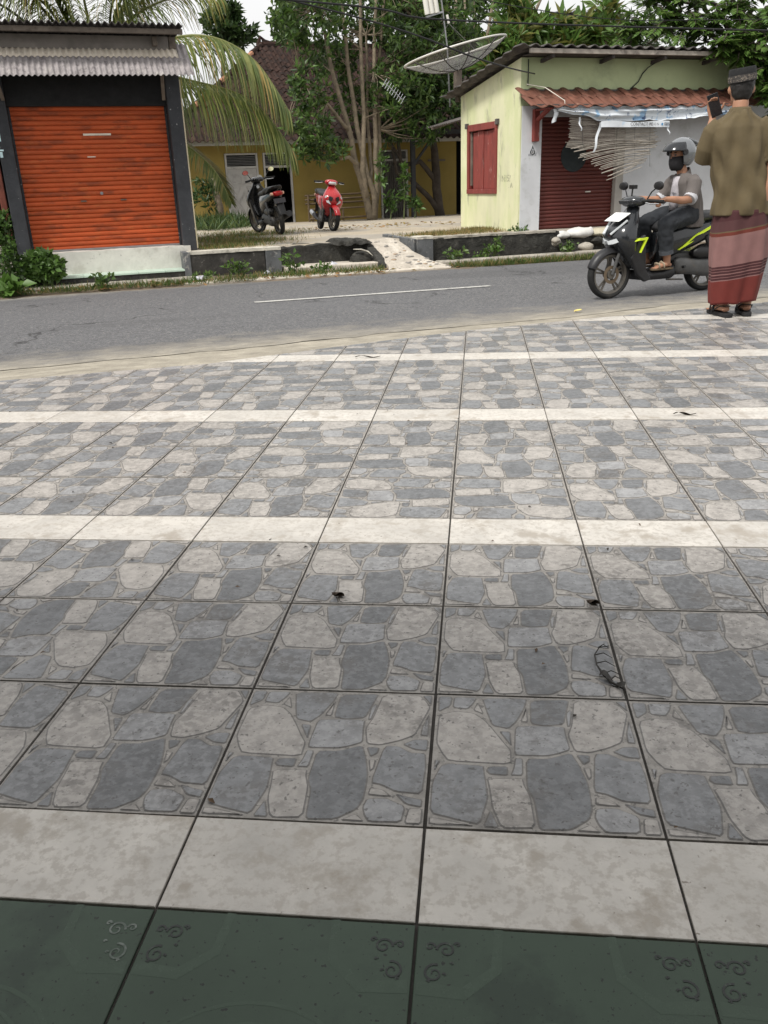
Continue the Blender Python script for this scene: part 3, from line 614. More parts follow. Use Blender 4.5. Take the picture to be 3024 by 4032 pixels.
t.part('door_sill', MB().box(7.0,9.2,12.25,12.36,-.1,.175), m_conc, bevel=.01)
sh = t.part('roller_shutter', MB().box(7.38,8.88,12.44,12.46,.1,1.95), m_maroon)
slat = MB(); slat.loft([[(u_, p, z_) for p, z_ in prof] for u_ in (-.74,.74)]); sme = slat.mesh('shutter_slat'); sme.materials.append(m_maroon)
for i in range(29):
    o = bpy.data.objects.new('shutter_slat', sme); COL.objects.link(o); o.parent = sh; o.location = (8.125-t.b[0], 12.433-t.b[1], .18+i*.0605-t.b[2])
m_ink = mat('black_ink', (.018,.024,.026), .7, .3, 6, .1, 40)
disc = [(8.06+.25*math.cos(2*PI*k/36), 1.33+.25*math.sin(2*PI*k/36)) for k in range(36)]
t.part('painted_disc', MB().prism(disc, lambda a, b: (a,12.4105,b), lambda a, b: (a,12.4135,b)), m_ink)
t.part('shutter_handle', MB().box(8.32,8.42,12.395,12.414,.745,.765), mat('pale_handle', (.6,.58,.52), .5), bevel=.004)
# window on the side
wn = t.part('window_frame', MB().box(6.955,7.06,WV0-.05,WV1+.05,WZ1-.05,WZ1+.06).box(6.955,7.06,WV0-.05,WV0+.03,WZ0+.03,WZ1-.051).box(6.955,7.06,WV1-.03,WV1+.05,WZ0+.03,WZ1-.051).box(6.95,7.06,WV0-.05,WV1+.05,WZ0-.05,WZ0+.029), m_redw, bevel=.006)
pw = [0, .27, .53, .79, 1.0]
for i in range(4):
    a, b = WV0+.03+pw[i]*(WV1-WV0-.12), WV0+.03+pw[i+1]*(WV1-WV0-.12)-.013
    t.part('plank', MB().box(7.002+.010*(i%2),7.045,a,b,WZ0+.03,WZ1-.06-.01*(i%2)), m_redw, wn, bevel=.004)
t.part('grey_batten', MB().box(6.985,7.02,WV1-.085,WV1-.045,WZ0+.09,WZ1-.055), m_wood, wn, bevel=.003)
for v_ in (WV0-.06, WV1+.06): t.part('horn', MB().box(6.93,7.02,v_-.045,v_+.035,WZ1+.0,WZ1+.09), m_asbd, wn, bevel=.01)
t.part('window_backing', MB().box(7.06,7.07,WV0-.01,WV1+.01,WZ0-.01,WZ1+.01), m_dark, wn)
# roof
def kroof(a, b):
    u_ = 6.72+5.9*a; v_ = 11.9+3.05*b; st = (b*10) % 1.0
    return (u_, v_, roofz(v_)+.035+.022*math.sin(2*PI*u_/.21)+(.045*st if b < 1 else .045))
t.part('roof_sheet', MB().sheet(kroof, 168, 60, .012), m_asbd, smooth=True)
t.part('eave_board', MB().box(6.9,12.5,11.93,11.97,2.795,2.862), mat('pale_batten', (.34,.30,.26), .85, .25, 5, .4, 30, stain=((.12,.1,.09), 8, .58, .6)), bevel=.005)
t.part('rafter_soffit', MB().box(7.0,12.5,11.97,12.36,2.80,2.815), m_asbd)
for u_ in (7.35,8.45,9.45,10.5,11.5): t.part('rafter_end', MB().bar((u_,12.36,2.735),(u_,11.99,2.775), .05,.055), m_asbd, bevel=.004)
# clay awning: two rows of tiles, each its own piece
m_clay = mat('clay_tile', (.175,.072,.048), .75, .22, 5, .3, 40, stain=((.15,.065,.045), 6, .55, .6), stain2=((.42,.28,.19), 7, .66, .5))
tl = MB()
def clayp(a, b):      # one pan-tile, .285 wide and .40 long, sloping towards the viewer
    x = (a-.5)*.29; prof_ = .020*math.cos(2*PI*(a-.18)) if a < .95 else .020*math.cos(2*PI*(.77))
    return (x, -.36*b*.93, prof_-.36*b*.46)
tl.sheet(clayp, 10, 3, .014); tme = tl.mesh('clay_tile'); tme.materials.append(m_clay); tme.polygons.foreach_set('use_smooth', [True]*len(tme.polygons))
aw = t.part('awning_frame', MB().bar((6.95,12.33,2.315),(11.6,12.33,2.315),.04,.03).bar((6.95,11.8,2.055),(11.6,11.8,2.055),.04,.035).box(7.25,7.29,11.82,12.32,2.03,2.06), m_asbd)
for r_ in range(2):
    for i in range(17):
        o = bpy.data.objects.new('clay_tile', tme); COL.objects.link(o); o.parent = aw
        o.location = (7.02+i*.275-.05*r_-t.b[0], 12.345-.285*r_-t.b[1], 2.345-.135*r_+rnd(-.004,.004)-t.b[2]); o.rotation_euler = (rnd(-.02,.02), rnd(-.02,.02), rnd(-.015,.015))
t.part('awning_bracket', MB().box(7.19,7.285,12.24,12.324,1.56,2.04).bar((7.238,12.27,1.86),(7.238,11.85,2.03),.06,.05).box(7.2,7.275,11.8,12.3,2.005,2.03), m_redw, bevel=.004)
t.part('loose_wire', MB().tube([(7.06,12.30,2.40),(7.25,12.05,2.33),(7.45,11.78,2.12),(7.46,11.77,2.0)], .006, 6), mat('white_wire', (.7,.66,.58), .5), smooth=True)
t.part('down_wire', MB().tube([(7.1,12.33,2.38),(7.1,12.33,2.76)], .008, 6), m_ink)
t.part('hanging_cable', MB().tube([(9.5,12.2,2.76),(9.36,12.32,2.66),(9.26,12.33,2.56),(9.2,12.335,2.45),(9.05,12.335,2.34)], .009, 6), m_ink, smooth=True)
# drop-shaped emblem on the pilaster
def drop(k):
    P = []
    for i in range(32):
        a = 2*PI*i/32-PI/2; x, z_ = math.cos(a), math.sin(a); z_ = z_ if z_ < 0 else z_*(1+1.15*max(0,z_)**3); x = x*(1-.75*max(0,math.sin(a))**2.2); P.append((7.215+.047*k*x, 1.405+.047*k*z_))
    return P
def textmesh(s, size, mats, name):
    c = bpy.data.curves.new(name, 'FONT'); c.body = s; c.size = size; c.align_x = 'CENTER'; c.align_y = 'CENTER'; c.extrude = .0008
    o = bpy.data.objects.new(name, c); COL.objects.link(o); dg = bpy.context.evaluated_depsgraph_get(); me = bpy.data.meshes.new_from_object(o.evaluated_get(dg)); bpy.data.objects.remove(o); bpy.data.curves.remove(c)
    me.materials.clear(); me.materials.append(mats); return me
m_gprint = mat('grey_print', (.30,.31,.33), .7, .2, 30, 0, 40, stain=((.62,.62,.63), 60, .52, .7)); m_wprint = mat('white_print', (.72,.72,.73), .7, .1, 30, 0, 40)
em = t.part('drop_emblem', MB().prism(drop(1), lambda a, b: (a,12.3205,b), lambda a, b: (a,12.3245,b)), m_ink)
t.part('emblem_base', MB().prism([(7.135,1.345),(7.285,1.345),(7.292,1.375),(7.30,1.39),(7.28,1.402),(7.25,1.38),(7.165,1.385),(7.135,1.373)], lambda a, b: (a,12.3222,b), lambda a, b: (a,12.3247,b)), m_gprint, em)
t.part('emblem_leaf', MB().prism([(7.215,1.462),(7.23,1.443),(7.247,1.428),(7.215,1.42),(7.183,1.428),(7.2,1.443)], lambda a, b: (a,12.318,b), lambda a, b: (a,12.3204,b)), m_gprint, em)
o = bpy.data.objects.new('emblem_letters', textmesh('SF', .068, m_wprint, 'emblem_letters')); COL.objects.link(o); o.parent = em; o.location = (7.215-t.b[0], 12.3192-t.b[1], 1.392-t.b[2]); o.rotation_euler = (PI/2,0,0)
m_graf = mat('charcoal_mark', (.20,.20,.17), .9, .3, 40, 0, 40, stain=((.62,.62,.38), 60, .5, .7))
for s_, v_, z_, sz_ in (('N15?', 12.78, 1.01, .15), ('. A', 12.62, .90, .12)):
    o = bpy.data.objects.new('scrawled_writing', textmesh(s_, sz_, m_graf, 'scrawled_writing')); COL.objects.link(o); o.parent = t.e; o.location = (6.9785-t.b[0], v_-t.b[1], z_-t.b[2]); o.rotation_euler = (PI/2,0,-PI/2)
# torn banner under the awning
def banner_mat():
    m = bpy.data.materials.new('banner_print'); m.use_nodes = True; n = m.node_tree.nodes; l = m.node_tree.links.new; b = n['Principled BSDF']; tc = n.new('ShaderNodeTexCoord')
    def nz(sc, th, vec):
        mp = n.new('ShaderNodeMapping'); mp.inputs['Scale'].default_value = vec; l(tc.outputs['Object'], mp.inputs[0]); t_ = n.new('ShaderNodeTexNoise'); t_.inputs['Scale'].default_value = sc; t_.inputs['Detail'].default_value = 3; l(mp.outputs[0], t_.inputs[0])
        r = n.new('ShaderNodeMapRange'); r.inputs[1].default_value = th; r.inputs[2].default_value = th+.05; l(t_.outputs['Fac'], r.inputs[0]); return r.outputs[0]
    c = (.66,.70,.74,1)
    def mx(f, a, col):
        q = n.new('ShaderNodeMixRGB'); l(f, q.inputs[0]); q.inputs[2].default_value = (*col,1)
        if hasattr(a,'is_linked'): l(a, q.inputs[1])
        else: q.inputs[1].default_value = a
        return q.outputs[0]
    c = mx(nz(4,.58,(1,1,1)), c, (.30,.47,.66)); c = mx(nz(9,.64,(1.4,1,.5)), c, (.05,.09,.2)); c = mx(nz(26,.66,(1,1,.25)), c, (.10,.16,.3)); c = mx(nz(7,.66,(.2,1,3)), c, (.8,.82,.84))
    l(c, b.inputs['Base Color']); b.inputs['Roughness'].default_value = .5
    return m
m_ban = banner_mat(); m_banw = mat('banner_white', (.68,.71,.74), .5, .1, 7, .1, 40, stain=((.4,.55,.72), 6, .62, .7))
bn = Thing('torn_banner', (9.0,11.78,2.05), 'torn white and blue vinyl banner hanging under the clay awning', 'banner')
def cloth(a, b):
    u_ = 7.32+3.5*a; top = 2.055-.02*math.sin(a*3); bot = float(np.interp(u_, [7.3,7.6,7.9,8.1,8.3,9.6,10.1,10.85], [1.97,1.93,1.89,1.83,1.82,1.83,1.87,1.92]))+.012*mnoise.noise((u_*9,0,0))
    z_ = top+(bot-top)*b; return (u_, 11.775-.03*math.sin(b*7+u_*2)-.02*mnoise.noise((u_*6, b*3, 1))+.015*math.sin(b*16), z_-.006*math.sin(u_*11)*b)
bn.part('banner_cloth', MB().grid(cloth, 110, 14), m_ban, smooth='full')
def strip(a, b):
    u_ = 8.12+1.32*a; z_ = 1.815-.012*a-.085*b+.012*math.sin(a*9)*(1-b); return (u_, 11.755-.012*math.sin(a*14), z_)
st = bn.part('text_strip', MB().grid(strip, 40, 3), m_banw, smooth='full')
m_txt = mat('grey_lettering', (.16,.16,.17), .6, .3, 20, 0, 40)
for s_, u_, sz_ in (('CONTACT PE', 8.92, .07), ('R S O N', 9.14, .05), ('085', 9.385, .07)):
    o = bpy.data.objects.new('lettering', textmesh(s_, sz_, m_txt, 'lettering')); COL.objects.link(o); o.parent = st; o.location = (u_-bn.b[0] - (.03 if s_[0] == 'C' else 0), 11.7385-bn.b[1], 1.768-bn.b[2]-.008*(u_-8.6)); o.rotation_euler = (PI/2,.012,0)
bn.part('phone_symbol', MB().prism([(9.295+.017*math.cos(k*PI/8), 1.762+.02*math.sin(k*PI/8)) for k in range(16)], lambda a, b: (a,11.739,b), lambda a, b: (a,11.741,b)), mat('print_blue', (.05,.25,.5), .5))
for u_, z0, z1, du in ((8.13,1.80,1.36,-.13),(7.72,1.88,1.68,.03),(9.43,1.76,1.60,.02)):
    bn.part('torn_strip', MB().grid(lambda a, b: (u_+du*b+(a-.5)*(.06 if z0-z1 > .3 else .035)*(1-.4*b)+.012*math.sin(b*9), 11.755+.02*math.sin(b*6), z0+(z1-z0)*b), 2, 10), m_banw, smooth='full')
bn.part('hanging_scrap', MB().grid(lambda a, b: (7.26+.09*a+.02*math.sin(b*5), 11.8-.02*math.sin(a*4), 2.0-.2*b+.03*a*b), 4, 8), m_banw, smooth='full')
# tattered bamboo blind
m_bam = mat('bamboo_slat', (.36,.325,.28), .6, .3, 6, .2, 40, stain=((.15,.12,.09), 5, .58, .6))
bb = Thing('bamboo_blind', (8.5,11.9,1.95), 'tattered bamboo slat blind hanging askew before the maroon shutter', 'blind')
for i in range(34):                     # the part that still hangs straight
    z_ = 1.93-i*.0145; ul = 7.62+rnd(-.02,.03)-(.05 if i > 27 else 0); ur = 9.32+rnd(-.05,.08)-.003*i+(.12*(i > 20)*rnd(0,1))
    sag = .01+.0012*i
    bb.part('bamboo_slat', MB().tube([(ul+(ur-ul)*k/6, 11.88+.01*math.sin(k*2+i), z_-sag*math.sin(PI*k/6)+(k/6)*(-.06+.0022*i)) for k in range(7)], rnd(.004,.0065), 5), m_bam)
for i in range(26):                     # the part that has come loose and fans out
    f = i/25; ul = 7.60+.85*f**.9+rnd(-.10,.10); ur = 9.32-.33*f+rnd(-.09,.09); zl = 1.44-.49*f+rnd(-.02,.02); zr = 1.52-.40*f+rnd(-.03,.03)
    bow = .10*(1-f)*(1 if i % 3 else 1.5)
    bb.part('bamboo_slat', MB().tube([(ul+(ur-ul)*k/7, 11.86+rnd(-.006,.006), zl+(zr-zl)*k/7+bow*math.sin(PI*min(1,k/7*1.1))*.5) for k in range(8)], rnd(.005,.0075), 5), m_bam)
for u_ in (7.85,8.15,8.5,8.85,9.15): bb.part('cord', MB().tube([(u_,11.872,1.95),(u_+.02,11.87,1.5),(u_+.06,11.868,1.12 if u_ > 8.3 else 1.42)], .0025, 4), m_ink)
# sandbags on the wall
m_bag = mat('white_sack', (.66,.65,.62), .8, .1, 7, .6, 22, bdist=.02, stain=((.45,.42,.37), 5, .6, .5)); m_bagb = mat('beige_sack', (.50,.46,.35), .85, .12, 7, .6, 22, bdist=.02)
def sack(name, c, r, m, label, knot=None):
    mb = MB(); rings = []
    for i in range(13):
        a = -1+2*i/12; k = (1-abs(a)**3.2)**.5 if abs(a) < 1 else .02; k = max(k, .06)
        rings.append([(c[0]+a*r[0], c[1]+r[1]*k*math.cos(2*PI*j/16), c[2]+r[2]*k*math.sin(2*PI*j/16)*(1 if math.sin(2*PI*j/16) > 0 else .75)) for j in range(16)])
    mb.loft(rings)
    if knot: mb.sphere((c[0]+knot[0], c[1], c[2]+knot[1]), (.05,.05,.045), 10, 7)
    o = single(name, mb, m, (c[0],c[1],c[2]-r[2]*.7), label, 'sandbag', 'sandbags on the broken wall'); roughen(o, .05, .018, 9, int(c[0]*10)); return o
sack('sandbag', (7.66,12.08,.085), (.16,.12,.075), m_bag, 'small crumpled white sack at the left of the sandbags on the wall')
sack('sandbag', (8.03,12.08,.10), (.26,.15,.10), m_bag, 'plump white knotted sack in the middle of the sandbags', knot=(.2,.06))
sack('sandbag', (8.48,12.12,.085), (.24,.15,.085), m_bagb, 'beige sack at the right of the sandbags, behind the scooter')
# ================================================================ YELLOW HOUSE
HV = 27.0
m_yel = mat('yellow_wall', (.27,.20,.055), .88, .14, .9, .3, 20, stain=((.26,.19,.05), 1.2, .57, .6), stain2=((.45,.20,.05), .8, .66, .5), rndm=False)
m_door = mat('grey_white_door', (.42,.41,.40), .75, .15, 3, .3, 30, stain=((.25,.24,.23), 4, .58, .5))
m_rt = mat('old_roof_tile', (.046,.028,.023), .95, .35, 3, .4, 25, spec=.12, stain=((.022,.019,.018), 4, .52, .7)); m_rtn = mat('newer_roof_tile', (.40,.20,.12), .85, .2, 3, .3, 25)
m_corr = mat('grey_corrugated', (.20,.185,.175), .7, .2, 4, .3, 30, stain=((.1,.08,.07), 4, .58, .6))
m_fasc = mat('pale_fascia', (.42,.41,.38), .85, .12, 2, .2, 20, stain=((.22,.21,.2), 3, .58, .6))
H = Thing('yellow_house', (7.6,27.3,-.1), 'yellow walled house with old dark clay tile roof behind the yard', 'house'); t = H
mb = MB()
for a, b, z0, z1 in ((2.2,4.85,-.3,2.5),(5.9,6.05,-.3,2.5),(6.98,9.95,-.3,2.5),(10.93,12.7,-.3,2.5),(4.85,5.9,2.0,2.5),(6.05,6.98,2.0,2.5),(9.95,10.93,2.0,2.5)): mb.box(a,b,HV,HV+.15,z0,z1)
t.part('front_wall', mb, m_yel)
t.part('side_wall', MB().box(2.2,2.35,27.151,35,-.3,2.5), m_yel); t.part('side_wall', MB().box(14.6,14.75,27.151,35,-.3,2.5), m_yel); t.part('back_wall', MB().box(2.35,14.6,34.85,35,-.3,2.5), m_yel); t.part('ceiling', MB().box(2.4,14.5,27.2,34.8,2.3,2.35), m_dark); t.part('inner_wall', MB().box(2.4,14.5,29,29.1,-.3,2.29), m_dark); t.part('inner_floor', MB().box(2.36,14.59,27.16,28.99,-.1,-.07), m_dark)
def doorframe(a, b, zt, name='door_frame'):
    f = t.part(name, MB().box(a,a+.06,HV-.03,HV+.06,-.12,2.0).box(b-.06,b,HV-.03,HV+.06,-.12,2.0).box(a+.06,b-.06,HV-.03,HV+.06,1.95,2.0).box(a+.06,b-.06,HV-.03,HV+.06,zt,zt+.07), m_door, bevel=.005)
    for i in range(6): z_ = zt+.10+i*(1.93-zt-.1)/6; t.part('vent_slat', MB().hexa([(a+.06,HV-.02,z_),(b-.06,HV-.02,z_),(b-.06,HV+.05,z_+.02),(a+.06,HV+.05,z_+.02),(a+.06,HV-.02,z_+.014),(b-.06,HV-.02,z_+.014),(b-.06,HV+.05,z_+.034),(a+.06,HV+.05,z_+.034)]), mat('vent_slat', (.16,.16,.16), .8), f)
    t.part('vent_backing', MB().box(a+.06,b-.06,HV+.07,HV+.08,zt+.07,1.96), m_dark, f); return f
fr = doorframe(4.86,5.89,1.56)
dl = t.part('door', MB().box(4.925,5.825,HV-.01,HV+.03,-.09,1.555), m_door, fr)
def mold(pts, closed=True):
    mb = MB(); n = len(pts)
    for i in range(n if closed else n-1):
        a, b = pts[i], pts[(i+1)%n]; mb.bar((a[0],HV-.018,a[1]),(b[0],HV-.018,b[1]), .02,.022)
    t.part('door_moulding', mb, m_door, dl)
    if closed:
        Q = inset(pts, .055); t.part('door_panel', MB().prism(Q, lambda a, b: (a,HV-.022,b), lambda a, b: (a,HV-.009,b)), m_door, dl)
dc = 5.375
for s_ in (-1,1):
    X = lambda d: dc+s_*d
    mold([(X(.05),1.46),(X(.36),1.46),(X(.36),1.14),(X(.05),1.14)]); mold([(X(.09),1.04),(X(.36),1.04),(X(.36),.58),(X(.30),.62)]); mold([(X(.09),.08),(X(.36),.08),(X(.36),.46),(X(.30),.44)]); mold([(X(.05),.02),(X(.36),.02),(X(.36),-.06),(X(.05),-.06)])
mold([(dc,.88),(dc+.21,.55),(dc,.22),(dc-.21,.55)])
doorframe(6.06,6.97,1.56,'open_doorway')
fr = doorframe(9.96,10.92,1.66,'corrugated_doorway')
t.part('corrugated_panel', MB().sheet(lambda a, b: (10.02+.84*a, HV+.01+.018*math.sin(a*2*PI*11), -.1+1.76*b), 88, 1, .0), m_corr, fr)
t.part('wall_shelf', MB().box(11.65,12.25,26.9,26.999,1.62,1.68), m_wood)
t.part('fascia', MB().box(2.9,12.9,26.36,26.42,2.2,2.36), m_fasc, bevel=.008); t.part('soffit', MB().box(2.9,12.9,26.42,27.0,2.30,2.32), m_fasc)
EU0, EV0, EZ, RU0, RV, RZ2 = 2.9, 26.3, 2.37, 7.25, 31.0, 5.5
t.part('roof_deck', MB().add([(EU0,EV0,EZ),(16,EV0,EZ),(16,RV,RZ2),(RU0,RV,RZ2),(EU0,35.7,EZ),(16,35.7,EZ)], [(0,1,2,3),(3,4,0),(3,2,5,4)]), m_rtn if False else m_rt)
rt = MB(); rt.sheet(lambda a, b: ((a-.5)*.235, -.31*b+.02, .026*math.sin(2*PI*a)+.026*(1 if a < .5 else .5)-.0*b), 8, 1, .016)
def rtme(m): me = rt.mesh('roof_tile'); me.materials.append(m); me.polygons.foreach_set('use_smooth', [True]*len(me.polygons)); me.set_sharp_from_angle(angle=math.radians(50)); return me
rt_old, rt_new = rtme(m_rt), rtme(m_rtn)
slope = math.atan2(RZ2-EZ, RV-EV0); Lr = math.hypot(RZ2-EZ, RV-EV0); nrow = 21; cand = []
roof = t.part('tiled_roof', MB().box(RU0-.1,16,RV-.1,RV+.1,RZ2-.03,RZ2+.07), m_rt)
for r_ in range(nrow):
    f = (r_+.4)/nrow; v_ = EV0+(RV-EV0)*f; z_ = EZ+(RZ2-EZ)*f; ul = EU0+(RU0-EU0)*f
    for c_ in range(int((14-ul)/.222)):
        u_ = ul+.08+c_*.222; d = abs(u_-7.0)*.8+abs(f-.35)*3; cand.append((d, u_, v_, z_))
cand.sort(); rstuff = MB()
rotm = Matrix.Rotation(slope, 3, 'X')
for i, (d, u_, v_, z_) in enumerate(cand):
    e = (rnd(-.035,.035), rnd(-.03,.03), rnd(-.03,.03)); p = (u_+rnd(-.008,.008), v_, z_+.03+rnd(-.006,.008))
    if i < 295:
        o = bpy.data.objects.new('roof_tile', rt_new if ((z_ < 3.0 and u_ < 6.6 and random.random() < .07)) else rt_old); COL.objects.link(o); o.parent = roof
        o.location = (p[0]-t.b[0], p[1]-t.b[1], p[2]-t.b[2]); o.rotation_euler = (slope+e[0]-.05, e[1], e[2])
    else:
        o = len(rstuff.v)
        for q in rt.v:
            w_ = rotm @ Vector(q); rstuff.v.append((w_.x+p[0], w_.y+p[1], w_.z+p[2]+e[1]*q[0]))
        for q in rt.f: rstuff.f.append(tuple(k+o for k in q)); rstuff.m.append(0)
so = t.part('roof_tile', rstuff, m_rt, roof); so['kind'] = 'stuff'
# hip and ridge caps
for i in range(18):
    f = i/18; a = Vector((EU0+(RU0-EU0)*f, EV0+(RV-EV0)*f, EZ+(RZ2-EZ)*f+.05)); b = Vector((EU0+(RU0-EU0)*(f+.062), EV0+(RV-EV0)*(f+.062), EZ+(RZ2-EZ)*(f+.062)+.04)); t.part('hip_cap', MB().tube([a,b], [.10,.085], 8), m_rt if i % 5 else m_rtn, roof, smooth=True)
for i in range(20):
    u_ = RU0+.05+i*.36; t.part('ridge_cap', MB().tube([(u_,RV,RZ2+.05),(u_+.37,RV,RZ2+.04)], [.11,.095], 8), m_rtn if i in (2,3) else m_rt, roof, smooth=True)
t.part('ridge_ornament', MB().tube([(RU0-.12,RV,RZ2+.02),(RU0-.02,RV,RZ2+.28),(RU0+.1,RV,RZ2+.12),(RU0+.4,RV,RZ2+.05)], [.09,.05,.09,.08], 7), m_rt, roof, smooth=True)
# lean-to canopy at the right of the house
t = Thing('lean_to_canopy', (11.6,25.5,-.07), 'dark corrugated lean-to canopy on black posts between house and green kiosk', 'canopy')
t.part('canopy_sheet', corr(MB(), (10.5,22.6,2.52), (10.5,26.25,2.45), (13.6,22.6,3.30), .15, .02, .006, 3, 6), m_asbd, smooth='full')
t.part('post', MB().box(10.62,10.76,25.9,26.02,-.15,2.5), m_char, bevel=.006); t.part('post', MB().box(13.2,13.34,25.9,26.02,-.15,3.1), m_char)
t.part('beam', MB().bar((10.3,25.85,2.46),(13.6,25.85,2.46),.09,.12), m_char); t.part('brace', MB().bar((10.7,25.95,1.5),(11.5,25.95,2.44),.07,.07), m_char); t.part('rafter', MB().bar((10.5,24,2.45),(13.6,24,3.22),.06,.08), m_wood)
# bamboo bench against the house
m_bamd = mat('old_bamboo', (.12,.085,.05), .7, .3, 5, .3, 30)
t = Thing('bamboo_bench', (8.2,26.3,-.1), 'old brown bamboo bench standing against the yellow wall', 'bench')
for z_ in (.38,.44): pass
for i in range(7): t.part('seat_slat', MB().tube([(7.25,26.05+i*.06,.30),(9.35,26.05+i*.06,.31)], .026, 6), m_bamd)
for i, z_ in enumerate((.46,.58,.70)): t.part('back_slat', MB().tube([(7.2,26.5,z_),(9.4,26.5,z_+.02)], .035, 6), m_bamd)
for u_ in (7.3,8.3,9.3):
    for v_ in (26.06,26.48): t.part('leg', MB().tube([(u_,v_,-.1),(u_,v_,.29 if v_ < 26.3 else .74)], .035, 7), m_bamd)
t.part('stretcher', MB().tube([(7.2,26.04,.02),(9.4,26.04,.03)], .035, 6), m_bamd)
# ================================================================ VEGETATION
def unit(a): return a/np.maximum(np.linalg.norm(a, axis=-1, keepdims=True), 1e-9)
def leaves(name, P, D, Nn, Ln, Wd, mats, parent=None, off=(0,0,0), fold=.18, mi=None):
    """one mesh of pointed, folded leaves: base P, direction D, face normal Nn, length Ln, width Wd"""
    P, D = np.asarray(P, float), unit(np.asarray(D, float)); n = len(P)
    Nn = np.asarray(Nn, float); Sd = unit(np.cross(D, Nn)); Nn = unit(np.cross(Sd, D)); Ln = np.broadcast_to(Ln, (n,))[:,None]; Wd = np.broadcast_to(Wd, (n,))[:,None]
    V = np.stack([P, P+D*Ln*.45+Sd*Wd*.5+Nn*Wd*fold, P+D*Ln-Nn*Ln*.10, P+D*Ln*.45-Sd*Wd*.5+Nn*Wd*fold], 1).reshape(-1,3)-np.asarray(off)
    F = (np.arange(n)*4)[:,None,None]+np.array([[0,1,2],[0,2,3]])[None]; F = F.reshape(-1,3)
    me = bpy.data.meshes.new(name); me.vertices.add(len(V)); me.vertices.foreach_set('co', V.ravel()); me.loops.add(F.size); me.loops.foreach_set('vertex_index', F.ravel())
    me.polygons.add(len(F)); me.polygons.foreach_set('loop_start', np.arange(0, F.size, 3)); 
    for m in mats: me.materials.append(m)
    if mi is None: mi = rng.integers(0, len(mats), n)
    me.polygons.foreach_set('material_index', np.repeat(mi, 2)); me.update(); me.validate()
    o = bpy.data.objects.new(name, me); COL.objects.link(o); o['kind'] = 'stuff'
    if parent is not None: o.parent = parent
    return o
def rand_dirs(n): return unit(rng.normal(size=(n,3)))
g_dark = leafmat('leaf_dark', (.034,.070,.022)); g_mid = leafmat('leaf_mid', (.058,.11,.032)); g_lite = leafmat('leaf_light', (.115,.19,.05)); g_yel = leafmat('leaf_yellowish', (.16,.17,.045)); g_fresh = leafmat('leaf_fresh', (.095,.19,.042))
g_palm = leafmat('palm_leaf', (.10,.145,.04)); g_palml = leafmat('palm_leaf_light', (.22,.25,.085)); g_palmy = leafmat('palm_leaf_dry', (.30,.235,.08)); g_dry = leafmat('dry_leaf', (.32,.20,.09), .8, .2)
m_bark = mat('pale_bark', (.215,.175,.125), .9, .3, 6, .8, 18, stain=((.11,.09,.07), 5, .55, .6), bdist=.02); m_barkd = mat('dark_bark', (.06,.048,.038), .92, .35, 6, .8, 16, bdist=.02); m_stem = mat('green_stem', (.12,.15,.06), .7, .2, 5, .2, 30)
def rosettes(centres, nl, L0, spread=1.0, up=.25):
    """whorls of leaves at twig ends"""
    P, D, N = [], [], []
    for c in centres:
        ax = unit(rng.normal(size=3)+np.array([0,0,up])); k = rng.integers(nl-2, nl+3)
        d = unit(rand_dirs(k)*spread+ax*.55); P.append(np.repeat(np.asarray(c)[None], k, 0)+d*.02); D.append(d); N.append(unit(np.repeat(ax[None], k, 0)+rand_dirs(k)*.5))
    P, D, N = map(np.concatenate, (P, D, N)); return P, D, N, L0*rng.uniform(.45,1.4,len(P))
def blob_pts(blobs, n):
    """points in the outer part of several ellipsoids (centre, radii), more in the larger ones"""
    w_ = np.array([b[1][0]*b[1][1]+b[1][0]*b[1][2] for b in blobs]); w_ = w_/w_.sum(); out = []
    for b, k in zip(blobs, w_):
        m_ = max(int(n*k), 3); d = rand_dirs(m_); r_ = rng.uniform(.25,1,m_)**.45; out.append(np.asarray(b[0])+d*np.asarray(b[1])*r_[:,None])
    return np.concatenate(out)
def tree(name, base, limbs, blobs, nros, nl, L0, mats, label, bark, group=None, cat='tree', wratio=.36, spread=1.0, branch=True):
    t = Thing(name, base, label, cat, group)
    for pts, r_ in limbs:
        n = len(pts); pts2 = [pts[0]]
        for a, b in zip(pts, pts[1:]):
            for k in (1/3, 2/3, 1): pts2.append(tuple(a[i]+(b[i]-a[i])*k+(rnd(-.02,.02) if k < 1 else 0) for i in range(3)))
        rr = [r_[0]+(r_[1]-r_[0])*i/(len(pts2)-1) for i in range(len(pts2))]
        t.part('trunk', MB().tube(pts2, rr, 9), bark, smooth='full')
    C = blob_pts(blobs, nros)
    if branch:          # twigs towards the whorls
        mb = MB(); ends = [p for pts, _ in limbs for p in pts[1:]]
        for c in C[::5]:
            e = min(ends, key=lambda q: sum((q[i]-c[i])**2 for i in range(3))); m_ = [(e[i]+c[i])/2+rnd(-.1,.1) for i in range(3)]
            mb.tube([e, m_, tuple(c)], [.018,.012,.005], 4, cap=False)
        if mb.f: t.part('twigs', mb, bark)['kind'] = 'stuff'
    P, D, N, Ls = rosettes(C, nl, L0, spread)
    leaves('crown', P, D, N, Ls, Ls*wratio, mats, t.e, base); return t
